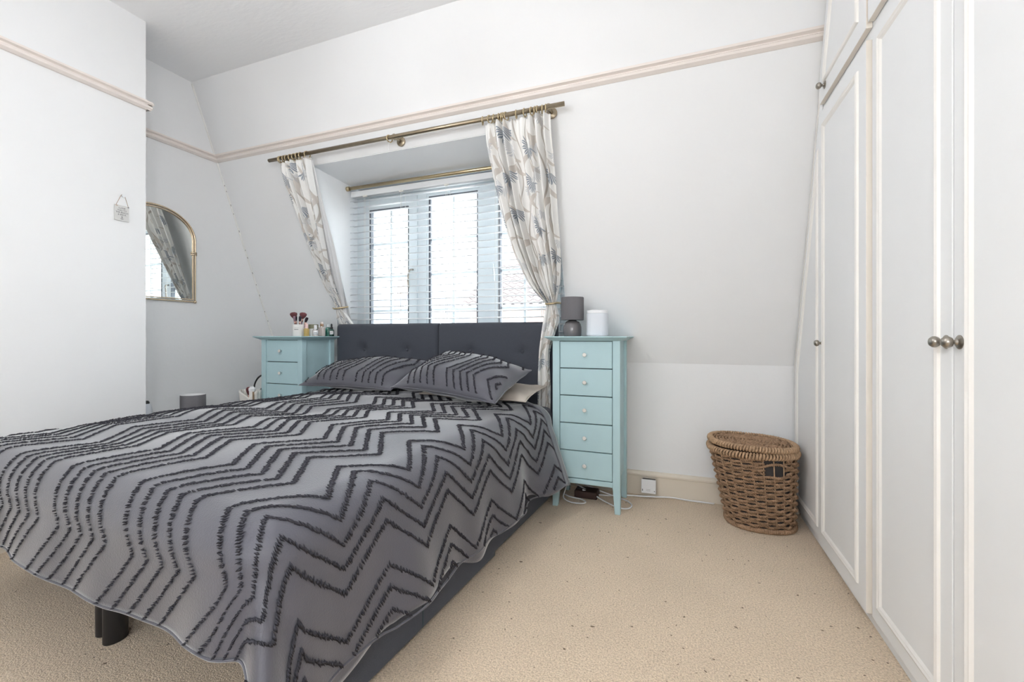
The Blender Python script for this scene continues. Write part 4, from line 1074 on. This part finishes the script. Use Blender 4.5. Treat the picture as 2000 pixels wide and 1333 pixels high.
for i in range(88):
    t0 = 2 * PI * i / 88; P = []
    for a in np.linspace(-2.6, 2.6, 9):
        t = t0 + .035 * a / 2.6; p = lid_pt(t, 1.0, BH + .012); c = lid_pt(t, .9, BH + .012); d = p - c; d[2] = 0; d /= np.linalg.norm(d)
        P.append(p + d * (.012 * math.cos(a) - .006) + np.array([0, 0, .011 * math.sin(a)]))
    L.append((P, .0066 * random.uniform(.9, 1.1), False))
tubes('lid_edge', L, M['rope2'], lid, sides=5)
# cloth lining behind the hand hole, its colour darkened for the shade inside
X = np.array([[bpt(t, z, -.014) for t in np.linspace(0, 2 * PI, 60)] for z in np.linspace(.01, BH - .02, 8)])
grid('inner_shade_lining', X, M['liner'], bk)

# ------------------------------------------------------------------ socket and cables
so = thing('wall_socket', 'white single socket box on the cream skirting board', 'socket', (-.18, YB - .02, .02))
box('box', -.219, -.141, YB - .055, YB - .0165, .030, .108, M['black'], so, b=.003)
box('cover', -.223, -.137, YB - .062, YB - .053, .028, .112, M['white'], so, b=.002)
for x, z in ((-.216, .044), (-.216, .050), (-.146, .044)): lathe('screw', [(0, 0), (.0028, 0), (.0028, .0012), (0, .0015)], (x, YB - .0615, z), M['black'], so, seg=10, axis='-y')
boxes('print', [(-.194, -.17, YB - .0625, YB - .0618, .051, .052), (-.194, -.17, YB - .0625, YB - .0618, .044, .045)], M['print'], so)
c1 = tube('power_cable', spline([(.19, 2.852, .005), (.05, 2.85, .006), (-.05, 2.845, .012), (-.13, 2.82, .014), (-.21, 2.81, .011), (-.30, 2.80, .008), (-.42, 2.76, .006), (-.50, 2.72, .02), (-.56, 2.68, .05)], 80), .0045, M['white'])
tag(c1, 'white cable running along the cream skirting from the socket', 'cable')
c2 = tube('power_cable', spline([(-.62, 2.75, .06), (-.52, 2.70, .035), (-.42, 2.64, .012), (-.33, 2.585, .006), (-.28, 2.59, .006), (-.262, 2.64, .006), (-.29, 2.70, .007), (-.36, 2.74, .010), (-.47, 2.76, .03), (-.58, 2.77, .06)], 90), .004, M['white'])
tag(c2, 'white cable looping around the back leg of the right blue chest', 'cable')
c3 = tube('power_cable', spline([(-.645, 2.66, .12), (-.66, 2.64, .05), (-.665, 2.62, .012), (-.62, 2.575, .006), (-.55, 2.57, .006), (-.525, 2.60, .006), (-.56, 2.64, .006), (-.63, 2.65, .008), (-.67, 2.67, .012)], 70), .004, M['white'])
tag(c3, 'small white cable loop on the carpet behind the chest front leg', 'cable')
eb = thing('extension_block', 'dark brown box lying on the carpet under the right blue chest', 'box', (-.53, 2.66, 0))
box('body', -.61, -.47, 2.665, 2.76, .001, .045, M['maroon'], eb, b=.006)
box('switch', -.60, -.575, 2.70, 2.72, .044, .05, M['black'], eb, b=.002)

# ------------------------------------------------------------------ outside: neighbouring houses and street
struct(box('ground', -60, 40, 3.4, 70, -4.6, -4.5, M['asphalt']))
def house(name, label, x0, x1, yf_, depth, ze, zr_, wall, roof, wins, tiles=None, gable=None):
    h = thing(name, label, 'house', ((x0 + x1) / 2, yf_ + depth / 2, -4.5), 'houses across the street')
    box('wall', x0, x1, yf_, yf_ + depth, -4.5, ze, wall, h)
    ym = yf_ + depth / 2; ov = .25; zo = ze - ov * (zr_ - ze) / (depth / 2)
    prism('roof', [(yf_ - ov, zo), (ym, zr_), (yf_ + depth + ov, zo), (yf_ + depth + ov, zo - .08), (ym, zr_ - .1), (yf_ - ov, zo - .08)], 'x', x0 - .2, x1 + .2, roof, h)
    prism('gable_wall', [(yf_, ze), (ym, zr_ - .1), (yf_ + depth, ze)], 'x', x0, x1, wall, h)
    box('gutter', x0 - .2, x1 + .2, yf_ - ov - .1, yf_ - ov, zo - .06, zo + .02, M['upvc'], h)
    box('chimney', x0 + .4, x0 + 1.0, ym - .3, ym + .3, zr_ - .4, zr_ + .9, M['brick'], h)
    for (a, c, z0, z1) in wins:
        w = boxes('window', frame_boxes(a, c, yf_ - .03, yf_ + .03, z0, z1, .07, mull=((a + c) / 2,)), M['upvc'], h)
        box('pane', a + .05, c - .05, yf_ - .015, yf_ + .0, z0 + .05, z1 - .05, M['slate'], w)
    if gable:
        gx, gw, gzt = gable
        prism('gable', [(gx - gw, -4.5), (gx + gw, -4.5), (gx + gw, ze - .2), (gx, gzt), (gx - gw, ze - .2)], 'y', yf_ - 1.0, yf_ + .3, wall, h)
        g = boxes('window', frame_boxes(gx - .6, gx + .6, yf_ - 1.04, yf_ - .98, ze - 1.6, ze - .5, .07), M['upvc'], h)
        box('pane', gx - .55, gx + .55, yf_ - 1.02, yf_ - 1.0, ze - 1.55, ze - .55, M['slate'], g)
        for sx in (-1, 1):
            prism('bargeboard', [(gx + sx * (gw + .2), ze - .42), (gx, gzt + .16), (gx, gzt - .06), (gx + sx * (gw + .2), ze - .64)], 'y', yf_ - 1.15, yf_ - 1.0, M['upvc'], h)
    if tiles:
        n_c, tw_, cl_ = tiles; p0 = np.array([0, yf_ - ov, zo]); sl = np.array([0, ym - yf_ + ov, zr_ - zo]); Ls = np.linalg.norm(sl); sl = sl / Ls; nr = np.array([0, -sl[2], sl[1]])
        proto = None; q = np.linspace(0, 1, 7); X = np.zeros((2, 7, 3))
        for i in range(2):
            for j in range(7):
                X[i, j] = np.array([q[j] * tw_ * .98, 0, 0]) + sl * (i * (cl_ * 1.12)) + nr * (.03 + .035 * math.sin(q[j] * 2 * PI) - .028 * i)
        rows_ = int(Ls / cl_)
        for r_ in range(rows_):
            for c in range(n_c):
                pos = np.array([x0 - .2 + c * tw_, 0, 0]) + p0 + sl * (r_ * cl_)
                if proto is None: proto = grid('roof_tile', X, roof, h); solid(proto, .02, -1); o = proto
                else: o = proto.copy(); COL.objects.link(o); o.parent = h; o.matrix_parent_inverse = INV[h.name]
                o.location = pos
    return h
house('house', 'red brick house with terracotta tiled roof outside the right window light', -5.55, -.2, 11.2, 5.0, 1.95, 3.45, M['brick'], M['tile'], [(-4.9, -4.0, .2, 1.3), (-3.4, -2.3, .2, 1.3), (-1.6, -.7, .2, 1.3)], tiles=(22, .255, .235))
house('house', 'pale rendered house with gable outside the middle window light', -17.0, -9.0, 20.0, 7.0, 1.6, 3.6, M['render'], M['slate'], [(-16.0, -14.8, 0, 1.1), (-10.6, -9.6, 0, 1.1)], gable=(-12.4, 1.6, 3.1))
house('house', 'distant pale house with slate roof outside the left window light', -28.0, -18.2, 23.0, 7.0, 1.7, 3.8, M['render'], M['slate'], [(-26.5, -25.2, 0, 1.2), (-21, -19.8, 0, 1.2)], gable=(-23.2, 1.6, 3.2))
